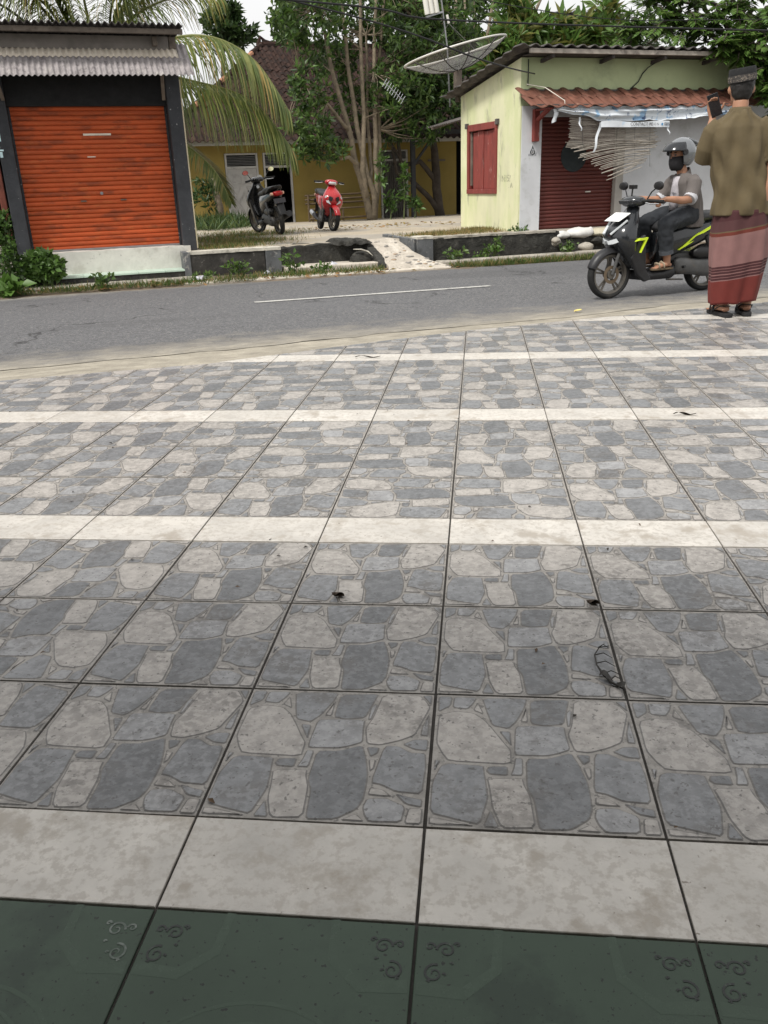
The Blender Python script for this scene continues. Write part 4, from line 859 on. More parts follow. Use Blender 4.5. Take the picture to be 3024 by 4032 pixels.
# ---- the many-stemmed tree in front of the house
B = (8.85,25.0,-.05)
limbs = [([(8.85,25,-.1),(8.75,25,.5),(8.45,25,1.5),(8.25,25,2.6),(7.85,25,4.0),(7.55,25,5.6)],(.125,.042)),
         ([(8.95,25,-.1),(8.98,24.95,.6),(8.75,24.95,1.3),(8.5,24.95,2.6),(8.3,24.95,4.2),(8.2,25,6.2)],(.11,.042)),
         ([(8.98,25.05,-.1),(9.08,25.05,.8),(9.10,25,2.2),(9.12,25,4.0),(9.3,25,6.6)],(.10,.045)),
         ([(9.0,25.1,.2),(9.2,25.15,1.1),(9.24,25.1,2.5),(9.3,25.1,4.2),(9.6,25.1,6.3)],(.10,.04)),
         ([(8.75,24.95,.6),(8.6,24.9,1.4),(8.72,24.9,2.8),(8.7,24.9,4.6),(8.75,24.9,6.3)],(.09,.04)),
         ([(8.9,25,.9),(8.95,25.1,1.6),(8.9,25.1,3.0),(8.95,25.1,5.0)],(.07,.03)),
         ([(8.55,25,1.5),(8.2,24.9,1.75),(7.9,24.8,1.7)],(.08,.03)),
         ([(8.35,25,2.4),(7.6,24.9,3.2),(6.9,24.8,3.9)],(.06,.02))]
blobs = [((7.2,24.8,5.3),(1.1,.9,1.0)),((8.9,25.8,5.7),(1.3,.7,.9)),((10.2,24.8,5.3),(1.2,.9,1.1)),((6.95,24.5,3.6),(.6,.5,.6)),((6.85,24.4,2.55),(.75,.6,.6)),((7.35,24.3,1.95),(.6,.5,.4)),((9.9,24.8,3.6),(1.2,.8,1.0)),
         ((11.0,24.8,4.3),(1.1,.8,1.0)),((8.7,25.7,3.3),(.7,.5,.7)),((10.6,24.8,2.6),(.8,.6,.5)),((6.7,24.5,1.95),(.35,.3,.25)),((8.2,25.7,4.4),(.8,.5,.5)),((11.5,25,5.6),(1,.8,.9))]
tree('broadleaf_tree', B, limbs, blobs, 1750, 8, .20, [g_dark,g_mid,g_mid,g_lite,g_fresh], 'tall tree with a cluster of pale slender stems in the yard', m_bark)
# ---- darker crooked tree beside the canopy post
tree('crooked_tree', (11.7,26.2,-.1), [([(11.75,26.2,-.15),(11.6,26.2,.8),(11.55,26.2,1.9),(11.2,26.1,3.4),(11.0,26,5.2)],(.17,.07)),([(11.75,26.2,0),(11.2,26.1,.6),(10.6,26,1.1),(10.1,25.9,1.3),(9.9,25.7,2.0)],(.10,.04)),([(11.6,26.2,1.0),(11.0,26.1,1.6),(10.3,26,1.5),(10.1,25.8,2.5),(10.3,25.6,4)],(.09,.04)),([(10.4,26,1.5),(10,25.8,2.0),(9.5,25.6,2.6)],(.05,.02))],
     [((10.6,25.3,3.5),(1.2,.7,.7)),((11.8,25.6,4.6),(1.2,.8,.9)),((9.8,25.4,2.5),(.5,.4,.4)),((12.6,25.5,3.9),(.9,.7,.6)),((11.4,24.5,3.2),(.7,.5,.5))], 700, 8, .20, [g_dark,g_mid,g_dark,g_lite], 'dark crooked tree beside the black canopy post', m_barkd)
# ---- shoots growing at the foot of the pale-stemmed tree
for i, (u_, v_, z0, h_) in enumerate(((9.35,24.6,.0,.75),(9.75,24.5,.0,1.5),(9.0,24.4,1.0,.9),(10.15,24.6,0,.55))):
    lab = ['leafy shoot at the right foot of the pale-stemmed tree','tall leafy sapling before the grey corrugated door','leafy sprig growing low on the pale-stemmed trunk','short leafy shoot under the corrugated door'][i]
    t = Thing('leafy_shoot', (u_,v_,z0-.05), lab, 'plant', 'shoots under the yard trees')
    t.part('stem', MB().tube([(u_,v_,z0-.1),(u_+.05,v_,z0+h_*.5),(u_,v_,z0+h_)], [.02,.015,.008], 6), m_stem)
    c = [(u_+rnd(-.16,.16), v_+rnd(-.15,.1), z0+h_*rnd(.35 if z0 == 0 else 0,1)) for _ in range(22)]; P, D, N, Ls = rosettes(c, 6, .17); leaves('foliage', P, D, N, Ls, Ls*.45, [g_fresh,g_mid], t.e, t.b)
# ---- background trees
def bgtree(base, blobs, n, L0, mats, label, trunk=True, nl=7, wr=.4):
    c = blobs[0][0]; tree('background_tree', base, [([base, (base[0]+.1,base[1],(base[2]+c[2])/2), c],(.18,.07))], blobs, n, nl, L0, mats, label, m_barkd, 'trees behind the house', branch=True, wratio=wr)
bgtree((6.6,36,-.1), [((6.95,36,6.9),(.75,.7,.75)),((7.6,36,6.6),(.7,.6,.5)),((7.15,36,7.45),(.5,.4,.4))], 300, .26, [g_dark,g_mid,g_dark], 'small dark tree rising behind the left end of the tiled roof')
bgtree((9.6,35,-.1), [((9.3,35,6.9),(.8,.8,.9)),((9.7,35,8.0),(.8,.7,.8)),((10.6,34,8.4),(1.5,1,1.2))], 520, .25, [g_mid,g_lite,g_mid], 'lighter green tree above the middle of the tiled roof')
bgtree((13.5,31,-.1), [((12.6,31,6.6),(1.6,1.2,1.6)),((14.2,31,7.6),(1.6,1.2,1.4)),((13.2,30.5,5.0),(1.5,1,1.0)),((15,31,5.2),(1.3,1,1.2)),((11.5,30,8.0),(1.6,1,1.0))], 1300, .25, [g_dark,g_dark,g_mid,g_lite], 'dense dark tree behind the satellite dish')
bgtree((17.5,30,-.1), [((16.4,30,5.7),(1.3,1.0,.9)),((15.2,30,5.2),(1.3,1.0,1.0)),((17.3,31,5.7),(.9,1.0,.7)),((15.3,30.5,6.9),(.9,.8,.5)),((21.8,32,6.2),(1.5,1,1.2)),((23.5,31,5.8),(1.5,1,1.5))], 900, .24, [g_mid,g_lite,g_fresh,g_dark], 'bright mixed tree behind the green kiosk roof')
bgtree((3.2,30,-.1), [((3.1,29,1.5),(1.2,.8,1.2)),((4.0,28.6,.8),(.7,.5,.9))], 420, .2, [g_dark,g_mid], 'dark bush at the left end of the yellow house')
# pale bare stems among the trees at the top
t = Thing('bamboo_clump', (13.6,28.5,-.1), 'cluster of pale bare poles leaning up behind the satellite dish', 'bamboo')
for a, b, r_ in (((12.9,28,3),(13.4,28,8.5),.06),((13.4,28,3),(13.5,28.2,8.5),.05),((13.8,28,3.2),(14.9,28,8.5),.06),((14.6,28.3,3.2),(17.6,28,9),.06),((14.9,28.3,3.4),(16.6,28,8.8),.05),((13.1,28.2,3),(12.6,28.2,8.5),.05),((13.9,28.4,3),(13.8,28,8.6),.045)):
    t.part('pole', MB().tube([a, [(a[i]+b[i])/2+rnd(-.1,.1) for i in range(3)], b], [r_,r_*.85,r_*.7], 7), m_bark, smooth='full')
# ---- banana and rosette plants behind the kiosk roof
t = Thing('banana_plant', (11.4,18.2,0), 'banana plant with one upright leaf and dry hanging leaves behind the kiosk roof', 'plant')
t.part('stem', MB().tube([(11.6,18.2,-.05),(11.6,18.2,3.4),(11.62,18.2,3.9)], [.14,.10,.05], 9), m_stem, smooth='full')
def blade(pts, w_, nseg=12):
    mb = MB(); pts = [Vector(p) for p in pts]
    def f(a, b):
        x = b*(len(pts)-1); i = min(int(x), len(pts)-2); p = pts[i].lerp(pts[i+1], x-i); d = (pts[i+1]-pts[i]).normalized(); s_ = d.cross(Vector((.2,-1,.1))).normalized(); ww = w_*math.sin(PI*min(.97, .06+.9*b))**.7
        return p+s_*(a-.5)*ww+Vector((0,.03,0))*abs(a-.5)*2
    mb.grid(f, 4, nseg); return mb
t.part('upright_leaf', blade([(11.62,18.2,3.7),(11.6,18.15,4.2),(11.62,18.1,4.62)], .30), g_fresh, smooth='full')
for k, (du, dz) in enumerate(((.5,.45),(-.5,.4),(.75,.1))): t.part('leaf', blade([(11.62,18.2,3.6),(11.62+du*.6,18.0,3.75+dz*.8),(11.62+du*1.3,17.9,3.55+dz*.6)], .26), g_fresh, smooth='full')
for du in (-.35,.25,.32): t.part('dry_leaf', blade([(11.6+du,18.1,4.1 if du < 0 else 3.8),(11.55+du,18,3.75),(11.62+du,18,3.3)], .12), g_dry, smooth='full')
for i, (u_, z_) in enumerate(((9.1,3.6),(9.6,3.75),(10.05,3.6),(10.5,3.75),(10.95,3.65),(9.25,4.3),(11.3,4.0),(8.75,3.4))):
    t = Thing('palm_lily', (u_,16.5+.2*(i%3),0), ['leftmost broad-leaved rosette shrub behind the kiosk roof','second rosette shrub behind the kiosk roof from the dish','third rosette shrub behind the kiosk roof from the dish','fourth rosette shrub behind the kiosk roof from the dish','rosette shrub just left of the banana plant','tall rosette shrub rising above the dish rim','rosette shrub at the right of the banana leaf','low rosette shrub right behind the dish rim'][i], 'plant', 'rosette shrubs behind the kiosk')
    v_ = t.b[1]; t.part('stem', MB().tube([(u_,v_,-.1),(u_,v_,z_-.2)], [.05,.03], 6), m_bark)
    P, D, N, Ls = rosettes([(u_+rnd(-.28,.28), v_+rnd(-.2,.2), z_+rnd(-.3,.35)) for _ in range(26)], 15, .30, 1.0, .9); leaves('foliage', P, D, N, Ls, Ls*.26, [g_fresh,g_lite,g_fresh,g_yel], t.e, t.b)
# ---- feathery tree at the right
t = Thing('feathery_tree', (13.2,14.6,0), 'feathery-leaved tree spreading over the right end of the kiosk roof', 'tree')
t.part('trunk', MB().tube([(13.3,14.9,-.1),(13.2,14.7,1.6),(12.8,14.2,2.9),(12.2,13.5,3.9)], [.16,.14,.11,.07], 9), m_barkd, smooth='full')
P, D, N = [], [], []; tw = MB()
def spray(a, b, n=16, L=.16):
    """a twig from a to b with leaflets in two rows"""
    a, b = np.array(a, float), np.array(b, float); d = unit(b-a); s_ = unit(np.cross(d, np.array([0,0,1.])))
    tw.tube([tuple(a), tuple((a+b)/2+[0,0,.06]), tuple(b)], [.012,.008,.003], 4, cap=False)
    for i in range(n):
        f = .12+.88*i/n; p = a+(b-a)*f+np.array([0,0,.06*4*f*(1-f)*.25])
        for sg in (-1,1): P.append(p); D.append(unit(d*.65+s_*sg*.8+np.array([0,0,rnd(-.35,.05)]))); N.append(np.array([rnd(-.3,.3),rnd(-.5,.1),1.]))
hubs = [((9.35,12.75,3.3),.55),((9.9,12.5,3.45),.65),((10.4,12.3,3.3),.6),((10.9,12.2,3.55),.75),((11.5,12.2,3.4),.8),((10.55,11.9,3.0),.5),((11.1,11.8,3.05),.6),((11.7,11.8,2.9),.7),((11.05,11.6,2.6),.45),((11.6,11.6,2.5),.6),((11.3,11.55,2.2),.4),((11.9,11.6,2.1),.6),((10.2,12.6,3.8),.7),((11.2,12.6,4.0),.9),((12.1,12.2,3.7),.8),((12.3,11.9,2.8),.8),((12.2,11.7,1.8),.6),((11.5,11.5,1.85),.35),((10.8,11.75,2.85),.4),((9.6,12.6,3.75),.5)]
for c, r_ in hubs:
    t.part('limb', MB().tube([(12.7,14.0,3.1),((12.7+c[0])/2,(14.0+c[1])/2,(3.2+c[2])/2+.3),c], [.05,.035,.015], 6), m_barkd, smooth='full')
    for k in range(26):
        o = rand_dirs(1)[0]*r_*rnd(.0,.6); a = np.array(c)+o; e = a+np.array([rnd(-1,.6),rnd(-.9,.3),rnd(-.55,.15)])*r_*.8; spray(a, e, int(rnd(9,15)))
t.part('twigs', tw, m_barkd)['kind'] = 'stuff'
P, D, N = np.array(P), np.array(D), np.array(N); Ls = .15*rng.uniform(.7,1.25,len(P)); leaves('crown', P, D, N, Ls, Ls*.38, [g_fresh,g_lite,g_lite,g_fresh], t.e, t.b, fold=.1)
# ---- coconut palm behind the orange shop
def frond(t, pts, L0, droop, name='frond', mats=None, n=165, yellow=.07):
    pts = [Vector(p) for p in pts]; xs_ = np.linspace(0, 1, 24)
    def at(s_):      # Catmull-like interpolation over the control points
        k = s_*(len(pts)-1); i = min(int(k), len(pts)-2); f = k-i; p0 = pts[max(i-1,0)]; p1 = pts[i]; p2 = pts[i+1]; p3 = pts[min(i+2,len(pts)-1)]
        return .5*((2*p1)+(p2-p0)*f+(2*p0-5*p1+4*p2-p3)*f*f+(3*p1-p0-3*p2+p3)*f**3)
    mid = [at(x) for x in xs_]
    fo = t.part(name, MB().tube(mid, [.028*(1-.85*x)+.004 for x in xs_], 6), g_palml, smooth='full')
    mb = MB()
    for i in range(n):
        s_ = .10+.89*i/n; p = at(s_); d = (at(min(s_+.02,1))-at(max(s_-.02,0))).normalized(); sd_ = d.cross(Vector((0,0,1)));  sd_ = sd_.normalized() if sd_.length > .15 else Vector((1,0,0)); sd_ = (sd_+Vector((0,rnd(-.2,.2),0))).normalized()
        ll = L0*(math.sin(PI*min(1,.12+.85*s_))**.6)*rnd(.85,1.1)
        for sg in (-1,1):
            mi_ = 2 if random.random() < yellow else (1 if random.random() < .35 else 0); w_ = .017*rnd(.7,1.35)
            o = (sd_*sg+d*.75).normalized(); q = [p]; drp = droop*rnd(.8,1.25)
            for k in range(1,5): q.append(q[-1]+(o*(1-.16*k*drp)+Vector((0,0,-.30*k*drp))).normalized()*ll/4)
            nn = o.cross(Vector((0,0,1))).normalized()*w_; vs = []
            for k, x in enumerate(q): e = nn*(1-.22*k)*(1 if k else .5); vs += [x-e, x+e]
            mb.add(vs, [(2*k,2*k+1,2*k+3,2*k+2) for k in range(4)], mi_)
    lf = t.part('leaflets', mb, mats or [g_palm,g_palml,g_palmy], fo); lf['kind'] = 'stuff'
t = Thing('coconut_palm', (.8,16.4,.15), 'young coconut palm whose fronds droop beside and above the orange shop', 'palm')
t.part('trunk', MB().tube([(.8,16.4,-.1),(.85,16.4,1.0),(.8,16.4,2.2)], [.22,.16,.14], 12), m_bark, smooth='full')
cb = (.85,16.4,2.4)
frond(t, [cb,(1.4,15.8,3.2),(2.4,15.2,3.42),(3.2,14.8,3.05),(3.75,14.6,2.2)], 1.3, 1.15)
frond(t, [cb,(1.5,15.9,2.9),(2.3,15.4,2.75),(3.2,15.0,2.4),(3.85,14.8,1.55)], 1.3, 1.15)
frond(t, [(.9,16.2,2.1),(1.5,15.4,1.95),(1.9,14.8,1.75),(2.3,14.3,1.3),(2.5,14.1,.78)], .52, .35, yellow=.2)
frond(t, [cb,(.75,16.3,3.6),(.72,16.2,4.9),(.8,15.9,5.9)], .95, .55)
frond(t, [cb,(.2,16.2,3.7),(-.7,16.0,4.5),(-1.7,15.8,4.6),(-2.5,15.6,4.1)], .9, .8)
frond(t, [cb,(.4,16.2,3.7),(-.1,16.0,4.8),(-.9,15.7,5.6)], .9, .6)
frond(t, [cb,(1.1,16.3,3.6),(1.7,16.1,4.6),(2.5,15.9,5.1),(3.2,15.7,4.9)], .95, .9)
frond(t, [cb,(-.1,16.3,3.3),(-1.2,16.1,3.8),(-2.3,15.9,3.5)], .9, .8)
frond(t, [cb,(1.0,16.5,3.4),(1.5,16.6,4.2),(2.0,16.6,4.6),(2.5,16.6,4.5)], .8, .8)
for a_, b_ in (((.3,15.9,4.15),(-.2,15.6,4.5)),((.0,15.9,4.0),(-.9,15.6,4.25)),((1.2,15.9,4.05),(1.8,15.6,4.45)),((1.5,15.9,3.8),(2.4,15.6,4.1)),((-.6,15.9,3.9),(-1.9,15.6,4.3)),((.7,15.9,4.3),(.9,15.6,4.75))):
    frond(t, [cb, tuple((cb[i]+a_[i])/2+(.12 if i == 2 else 0) for i in range(3)), a_, b_, (b_[0]*1.6-a_[0]*.6, 15.4, b_[2]-.1)], .9, .85, n=90)
# stump of a small tree and bush in the shade behind
t = Thing('small_tree', (4.55,27.0-1.3,-.1), 'short dark trunk with drooping grass at the left of the grey door', 'tree')
t.part('trunk', MB().tube([(4.3,25.7,-.1),(4.34,25.7,.5),(4.2,25.7,1.3)], [.16,.12,.08], 9), m_bark, smooth='full')
P, D, N, Ls = rosettes([(3.95+rnd(-.5,.3),25.6+rnd(-.3,.3),rnd(.5,1.3)) for _ in range(34)], 8, .22); leaves('crown', P, D, N, Ls, Ls*.3, [g_dark,g_mid], t.e, t.b)
# ---- bushes at the left of the shop
def bush(name, c, r, n, L0, mats, label, nl=6, wr=.75, pot=False):
    t = Thing(name, (c[0],c[1],c[2]-r[2]), label, 'plant')
    mb = MB()
    for _ in range(9): mb.tube([(c[0]+rnd(-.04,.04), c[1], c[2]-r[2]-.02), (c[0]+rnd(-r[0],r[0])*.6, c[1]+rnd(-r[1],r[1])*.6, c[2]+rnd(0,r[2])*.7)], [.008,.004], 5)
    t.part('stems', mb, m_stem)
    P, D, N, Ls = rosettes(blob_pts([(c, r)], n), nl, L0, 1.0, .6); leaves('foliage', P, D, N, Ls, Ls*wr, mats, t.e, t.b, fold=.12)
    if pot: t.part('pot', MB().loft([[(c[0]+q*math.cos(2*PI*k/16), c[1]+q*math.sin(2*PI*k/16), z_) for k in range(16)] for q, z_ in ((.08,c[2]-r[2]-.2),(.115,c[2]-r[2]-.03),(.125,c[2]-r[2]-.03),(.125,c[2]-r[2]+.01),(.1,c[2]-r[2]+.01))]), mat('terracotta', (.13,.075,.055), .85, .25), smooth=True)
    return t
bush('leafy_bush', (-.58,11.98,.08), (.26,.20,.22), 270, .075, [g_fresh,g_mid,g_fresh], 'round bright green bush at the foot of the shop\'s left column')
bush('potted_plant', (-.98,11.85,.12), (.14,.14,.30), 120, .06, [g_mid,g_dark,g_fresh], 'straggly plant in a terracotta pot left of the green bush', pot=True)
bush('leafy_bush', (-1.0,12.5,.55), (.14,.14,.30), 110, .07, [g_mid,g_fresh], 'thin climbing plant against the left column of the orange shop')
bush('broad_leaf_plant', (-1.02,11.45,-.10), (.12,.12,.12), 12, .19, [g_fresh], 'low plant with broad leaves at the left edge by the road', wr=.6)
# ---- weeds, grass and litter along the far verge
def grass(name, pts, h, mats, lean=.5):
    P = np.asarray(pts, float); n = len(P); D = unit(rng.normal(size=(n,3))*np.array([lean,lean,.1])+np.array([0,0,1.])); Ls = h*rng.uniform(.4,1.25,n)
    o = leaves(name, P, D, rand_dirs(n), Ls, np.maximum(Ls*.08, .006), mats, fold=.05); o.rotation_euler = (0,0,A); return o
g_gr = leafmat('grass_green', (.085,.125,.035), .7); g_grd = leafmat('grass_dry', (.30,.24,.11), .8)
def verge_pts():
    out = []
    while len(out) < 9000:
        u_ = rnd(-2.2, 11); v_ = farv(u_)+.02+abs(random.gauss(0,.12)); dens = .5+.5*mnoise.noise((u_*1.6, 2, 0))
        if 4.15 < u_ < 5.2: continue
        if 5.2 < u_ < 9.5: dens += .45
        if 2.2 < u_ < 4.2: v_ += .25*random.random(); dens += .1
        if random.random() < dens: out.append((u_, v_, RZ-.005+.05*(v_-11)))
    return out
tag(grass('verge_grass', verge_pts(), .11, [g_gr,g_gr,g_fresh,g_grd]), 'scrubby green grass along the far edge of the road', 'grass')
def yard_pts(n, boxes):
    out = []
    while len(out) < n:
        b = random.choice(boxes); u_, v_ = random.gauss(b[0],b[2]), random.gauss(b[1],b[3])
        if v_ < 12.22 or (u_ < 1.62 and v_ < 15.6) or u_ > 6.93 and v_ < 14.6: continue
        out.append((u_, v_, yz(v_)-.005))
    return out
tag(grass('yard_grass', yard_pts(6500, [(2.3,13.4,.35,.7),(2.2,14.6,.45,.5),(2.75,13.6,.3,.18),(3.0,15.6,.5,.4),(2.0,12.6,.3,.2),(3.5,18,.7,.8)]), .085, [g_gr,g_grd,g_grd,g_fresh]), 'patchy green and dry grass on the left of the yard', 'grass')
tag(grass('dry_grass', yard_pts(3500, [(6.2,12.8,.4,.25),(5.6,12.7,.3,.15),(6.7,13.2,.15,.2)]), .08, [g_grd,g_grd,g_gr]), 'dry grass behind the black wall beside the green kiosk', 'grass')
tag(grass('shade_grass', yard_pts(1500, [(4.3,24.8,.4,.5),(3.6,23.5,.5,.8)]), .45, [g_mid,g_gr,g_dark], .8), 'tall grass tufts before the grey panelled door', 'grass')
wl = [((2.05,11.75),.20,'weed clump growing at the foot of the shop-side black wall'),((2.85,11.6),.26,'weed clump against the left entrance pillar'),((5.5,11.72),.17,'broad-leaved weed at the foot of the right pillar'),((6.3,11.85),.28,'tall weed against the long black wall'),((6.05,11.8),.2,'shorter weed left of the tall weed by the black wall'),((1.5,11.5),.10,'tiny weed beside the shop step'),((.1,11.42),.16,'weed tuft on the verge before the orange shop'),((7.6,11.7),.16,'weed at the foot of the collapsed wall'),((3.3,11.55),.12,'low weed on the verge below the broken wall'),((6.95,12.25),.14,'weed at the base corner of the green kiosk')]
for (u_, v_), h_, lab in wl:
    t = Thing('weed', (u_,v_,-.2 if v_ < 12.2 else .12), lab, 'weed', 'weeds along the verge'); z0 = t.b[2]; mb = MB(); c = []
    for _ in range(7):
        e = (u_+rnd(-.16,.16), v_+rnd(-.07,.05), z0+h_*rnd(.5,1.1)); mb.tube([(u_+rnd(-.03,.03),v_,z0-.03),e], [.005,.003], 4); c += [e, tuple((e[i]+(u_,v_,z0)[i])/2 for i in range(3))]
    t.part('stems', mb, m_stem); P, D, N, Ls = rosettes(c, 6, .075 if h_ > .15 else .06); leaves('foliage', P, D, N, Ls, Ls*.6, [g_fresh,g_mid,g_lite], t.e, t.b)
lp = [(u_, farv(u_)+rnd(-.05,.4), -.19) for u_ in rng.uniform(-1,5.2,90)]+[(rnd(4,8.5), rnd(16,20), .13) for _ in range(160)]+[(rnd(5,6.9), rnd(12.3,13), .185) for _ in range(30)]
lp = [(p[0],p[1], yz(p[1])+.012 if p[1] > 12.2 else RZ+.05*(p[1]-11)+.025) for p in lp]
o = leaves('fallen_leaves', lp, unit(rng.normal(size=(len(lp),3))*np.array([1,1,.15])), rand_dirs(len(lp))*.3+np.array([0,0,1.]), .10, .05, [g_dry, g_palmy, leafmat('leaf_brown', (.16,.09,.045), .8, .1)]); o.rotation_euler = (0,0,A); tag(o, 'dry fallen leaves scattered on the yard and verge', 'leaves')
m_plas = mat('crumpled_plastic', (.62,.62,.68), .4, .2, 20, .6, 30, trans=.25)
for u_, v_, r_, lab, nm in ((1.45,11.38,.055,'crumpled pale plastic bag on the verge by the shop step','plastic_bag'),(2.45,11.55,.045,'clear crumpled plastic cup near the left entrance pillar','plastic_cup'),(3.55,11.85,.075,'white plastic scrap on the gutter slab','plastic_scrap')):
    o = single(nm, MB().sphere((u_,v_,-.17+r_*.5), (r_,r_*.7,r_*.7), 10, 8), m_plas, (u_,v_,-.19), lab, 'litter', 'litter on the verge'); roughen(o, .03, .03, 20, int(u_*10))
# litter on the paving and the near road edge
def leaf_scrap(name, x, y, z, pts, label, m, rot=0):
    mb = MB(); mb.grid(lambda a, b: tuple(np.array([x,y,z])+np.array([np.interp(b,[0,.5,1],[p[0] for p in pts])+(a-.5)*.03*math.sin(PI*(.08+.84*b)), np.interp(b,[0,.5,1],[p[1] for p in pts])+.01*math.sin(a*3), .004+.012*abs(a-.5)+.006*math.sin(b*7)])), 3, 10)
    return single(name, mb, m, (x,y,z), label, 'leaf', 'leaf litter on the paving', rot=0, smooth='full')
m_dead = mat('rotten_leaf', (.022,.019,.015), .6, .4, 30, .3, 40)
o = bpy.data.objects.new('withered_vine', None); bpy.data.objects.remove(o)
vx, vy = .72, .62
P0, P1 = (.776,.90), (.806,.625)
t = Thing('withered_vine', (.37,.72,0), 'blackened withered vine lying across the tile joint at the right', 'leaf litter', rot=0)
arc = [(.392,.81,.004),(.368,.80,.006),(.353,.765,.007),(.352,.72,.008),(.36,.685,.008),(.375,.655,.006),(.397,.632,.004)]
t.part('stalk', MB().tube(arc, [.001,.0014,.0016,.0018,.0035,.003,.0015], 6), m_dead, smooth='full')
for a, b in (((.353,.765),(.392,.757)),((.352,.73),(.393,.722)),((.36,.685),(.398,.69)),((.365,.798),(.39,.80)),((.372,.66),(.396,.672))): t.part('side_shoot', MB().tube([(*a,.006),((a[0]+b[0])/2,(a[1]+b[1])/2+.004,.012),(*b,.004)], [.0014,.0012,.0007], 5), m_dead)
t.part('rotten_blade', MB().grid(lambda a, b: (.352+.045*b+.006*a, .69-.055*b+.02*(a-.5), .006+.008*math.sin(b*8)), 3, 8), m_dead)
m_lf = mat('brown_scrap', (.07,.05,.035), .8, .4, 20, .3, 30)
sc = [((-.60,4.27),'dark scribble of vine on the far white strip',.16),((1.014,2.857),'dark leaf on the third white strip at the right',.10),((.381,1.011),'small dark leaf by the tile corner right of centre',.022),((-.28,1.027),'tiny dark leaf near the second white strip',.02)]
for (x, y), lab, r_ in sc:
    leaf_scrap('leaf_scrap', x, y, 0, [(-r_/2,0),(0,.012),(r_/2,-.004)], lab, m_lf)
cp_ = []
while len(cp_) < 150:
    x, y = rnd(-2.6,2.6), rnd(.1,5.8)
    if y < yedge(x)-.05: cp_.append((x, y, .003))
crumbs = leaves('leaf_crumbs', cp_, unit(rng.normal(size=(150,3))*np.array([1,1,.1])), rand_dirs(150)*.3+np.array([0,0,1.]), rng.uniform(.006,.022,150), rng.uniform(.004,.010,150), [leafmat('crumb_brown', (.10,.065,.04), .8, .1), leafmat('crumb_dark', (.03,.025,.02), .8, .1)])
tag(crumbs, 'tiny crumbs of dry leaf scattered over the paving', 'leaf litter')
m_yl = mat('yellow_leaf', (.62,.52,.18), .6)
def groundpt(u_, v_): return (u_, v_, max(sz(v_), RZ-.006)+.012)
p = groundpt(4.05,5.88); single('yellow_leaf', MB().grid(lambda a, b: (p[0]+.08*(a-.5), p[1]+.06*(b-.5)*math.sin(PI*(.1+.8*a)), p[2]+.02*abs(b-.5)+.01*a), 5, 4), m_yl, p, 'small yellow leaf on the asphalt before the scooter', 'leaf', smooth='full')
# ================================================================ DISH, MAST, AERIAL, WIRES, FAR BUILDINGS
def mesh_mat():
    m = bpy.data.materials.new('dish_mesh'); m.use_nodes = True; n = m.node_tree.nodes; l = m.node_tree.links.new; b = n['Principled BSDF']; b.inputs['Base Color'].default_value = (.30,.29,.28,1); b.inputs['Roughness'].default_value = .6; b.inputs['Metallic'].default_value = .4
    tr = n.new('ShaderNodeBsdfTransparent'); ms = n.new('ShaderNodeMixShader'); tc = n.new('ShaderNodeTexCoord'); nz = n.new('ShaderNodeTexNoise'); nz.inputs['Scale'].default_value = 4; l(tc.outputs['Object'], nz.inputs[0])
    mr = n.new('ShaderNodeMapRange'); mr.inputs[3].default_value = .34; mr.inputs[4].default_value = .48; l(nz.outputs['Fac'], mr.inputs[0]); l(mr.outputs[0], ms.inputs[0]); l(tr.outputs[0], ms.inputs[1]); l(b.outputs[0], ms.inputs[2]); l(ms.outputs[0], n['Material Output'].inputs['Surface']); return m
m_dish = mesh_mat(); m_rim = mat('dish_rim', (.62,.60,.56), .5, .1, 6, .1, 40); m_rib = mat('dish_rib', (.12,.115,.11), .6, .2, 6, .1, 40, metal=.3)
t = Thing('satellite_dish', (6.77,14.75,2.3), 'large tilted mesh satellite dish on a pole behind the green kiosk', 'satellite dish')
dcn = Vector((6.98,14.75,3.03)); Rm = Matrix.Rotation(math.radians(-12.5), 3, 'Y') @ Matrix.Rotation(math.radians(-4), 3, 'X')
def dp(rr, a): return tuple(dcn+Rm @ Vector((.94*rr*math.cos(a), .94*rr*math.sin(a), .31*rr*rr-.155)))
mb = MB(); mb.grid(lambda a, b: dp(.03+.97*b, 2*PI*a), 48, 10); t.part('mesh_bowl', mb, m_dish, smooth='full')
t.part('rim', MB().tube([dp(1, 2*PI*k/48) for k in range(49)], .018, 6), m_rim, smooth='full')
for k in range(10): t.part('rib', MB().tube([dp(.03+.97*i/8, 2*PI*k/10+.2) for i in range(9)], .011, 5), m_rib, smooth='full')
for q in (.4,.72): t.part('hoop', MB().tube([dp(q, 2*PI*k/36) for k in range(37)], .006, 5), m_rib, smooth='full')
ft = tuple(dcn+Rm @ Vector((0,0,.62)))
for k in range(3): t.part('feed_leg', MB().tube([dp(.75, 2*PI*k/3+.6), ft], .0035, 5), m_rib)
t.part('feed_horn', MB().tube([ft, tuple(Vector(ft)+Rm @ Vector((0,0,.14)))], .022, 10), m_rim, smooth=True)
t.part('pole', MB().tube([(7.0,14.75,2.36),(7.0,14.75,2.88)], .045, 10), m_wood, smooth=True); t.part('mount', MB().box(6.94,7.06,14.69,14.81,2.55,2.88).bar((7.08,14.75,2.6),(7.16,14.75,2.78),.04,.04), m_wood, bevel=.006)
t = Thing('antenna_mast', (6.74,15.0,2.4), 'thin mast carrying three white cylinders above the satellite dish', 'antenna')
t.part('mast', MB().tube([(6.98,15.05,2.3),(6.93,15.05,3.3),(6.80,15.05,4.15)], .014, 7), m_steel, smooth=True)
for k in range(3): t.part('white_cylinder', MB().tube([(6.52+k*.095,15.0,3.80+.015*k),(6.47+k*.095,15.0,4.06+.02*k)], .045, 12), mat('white_plastic', (.74,.72,.66), .5, .08), smooth=True)
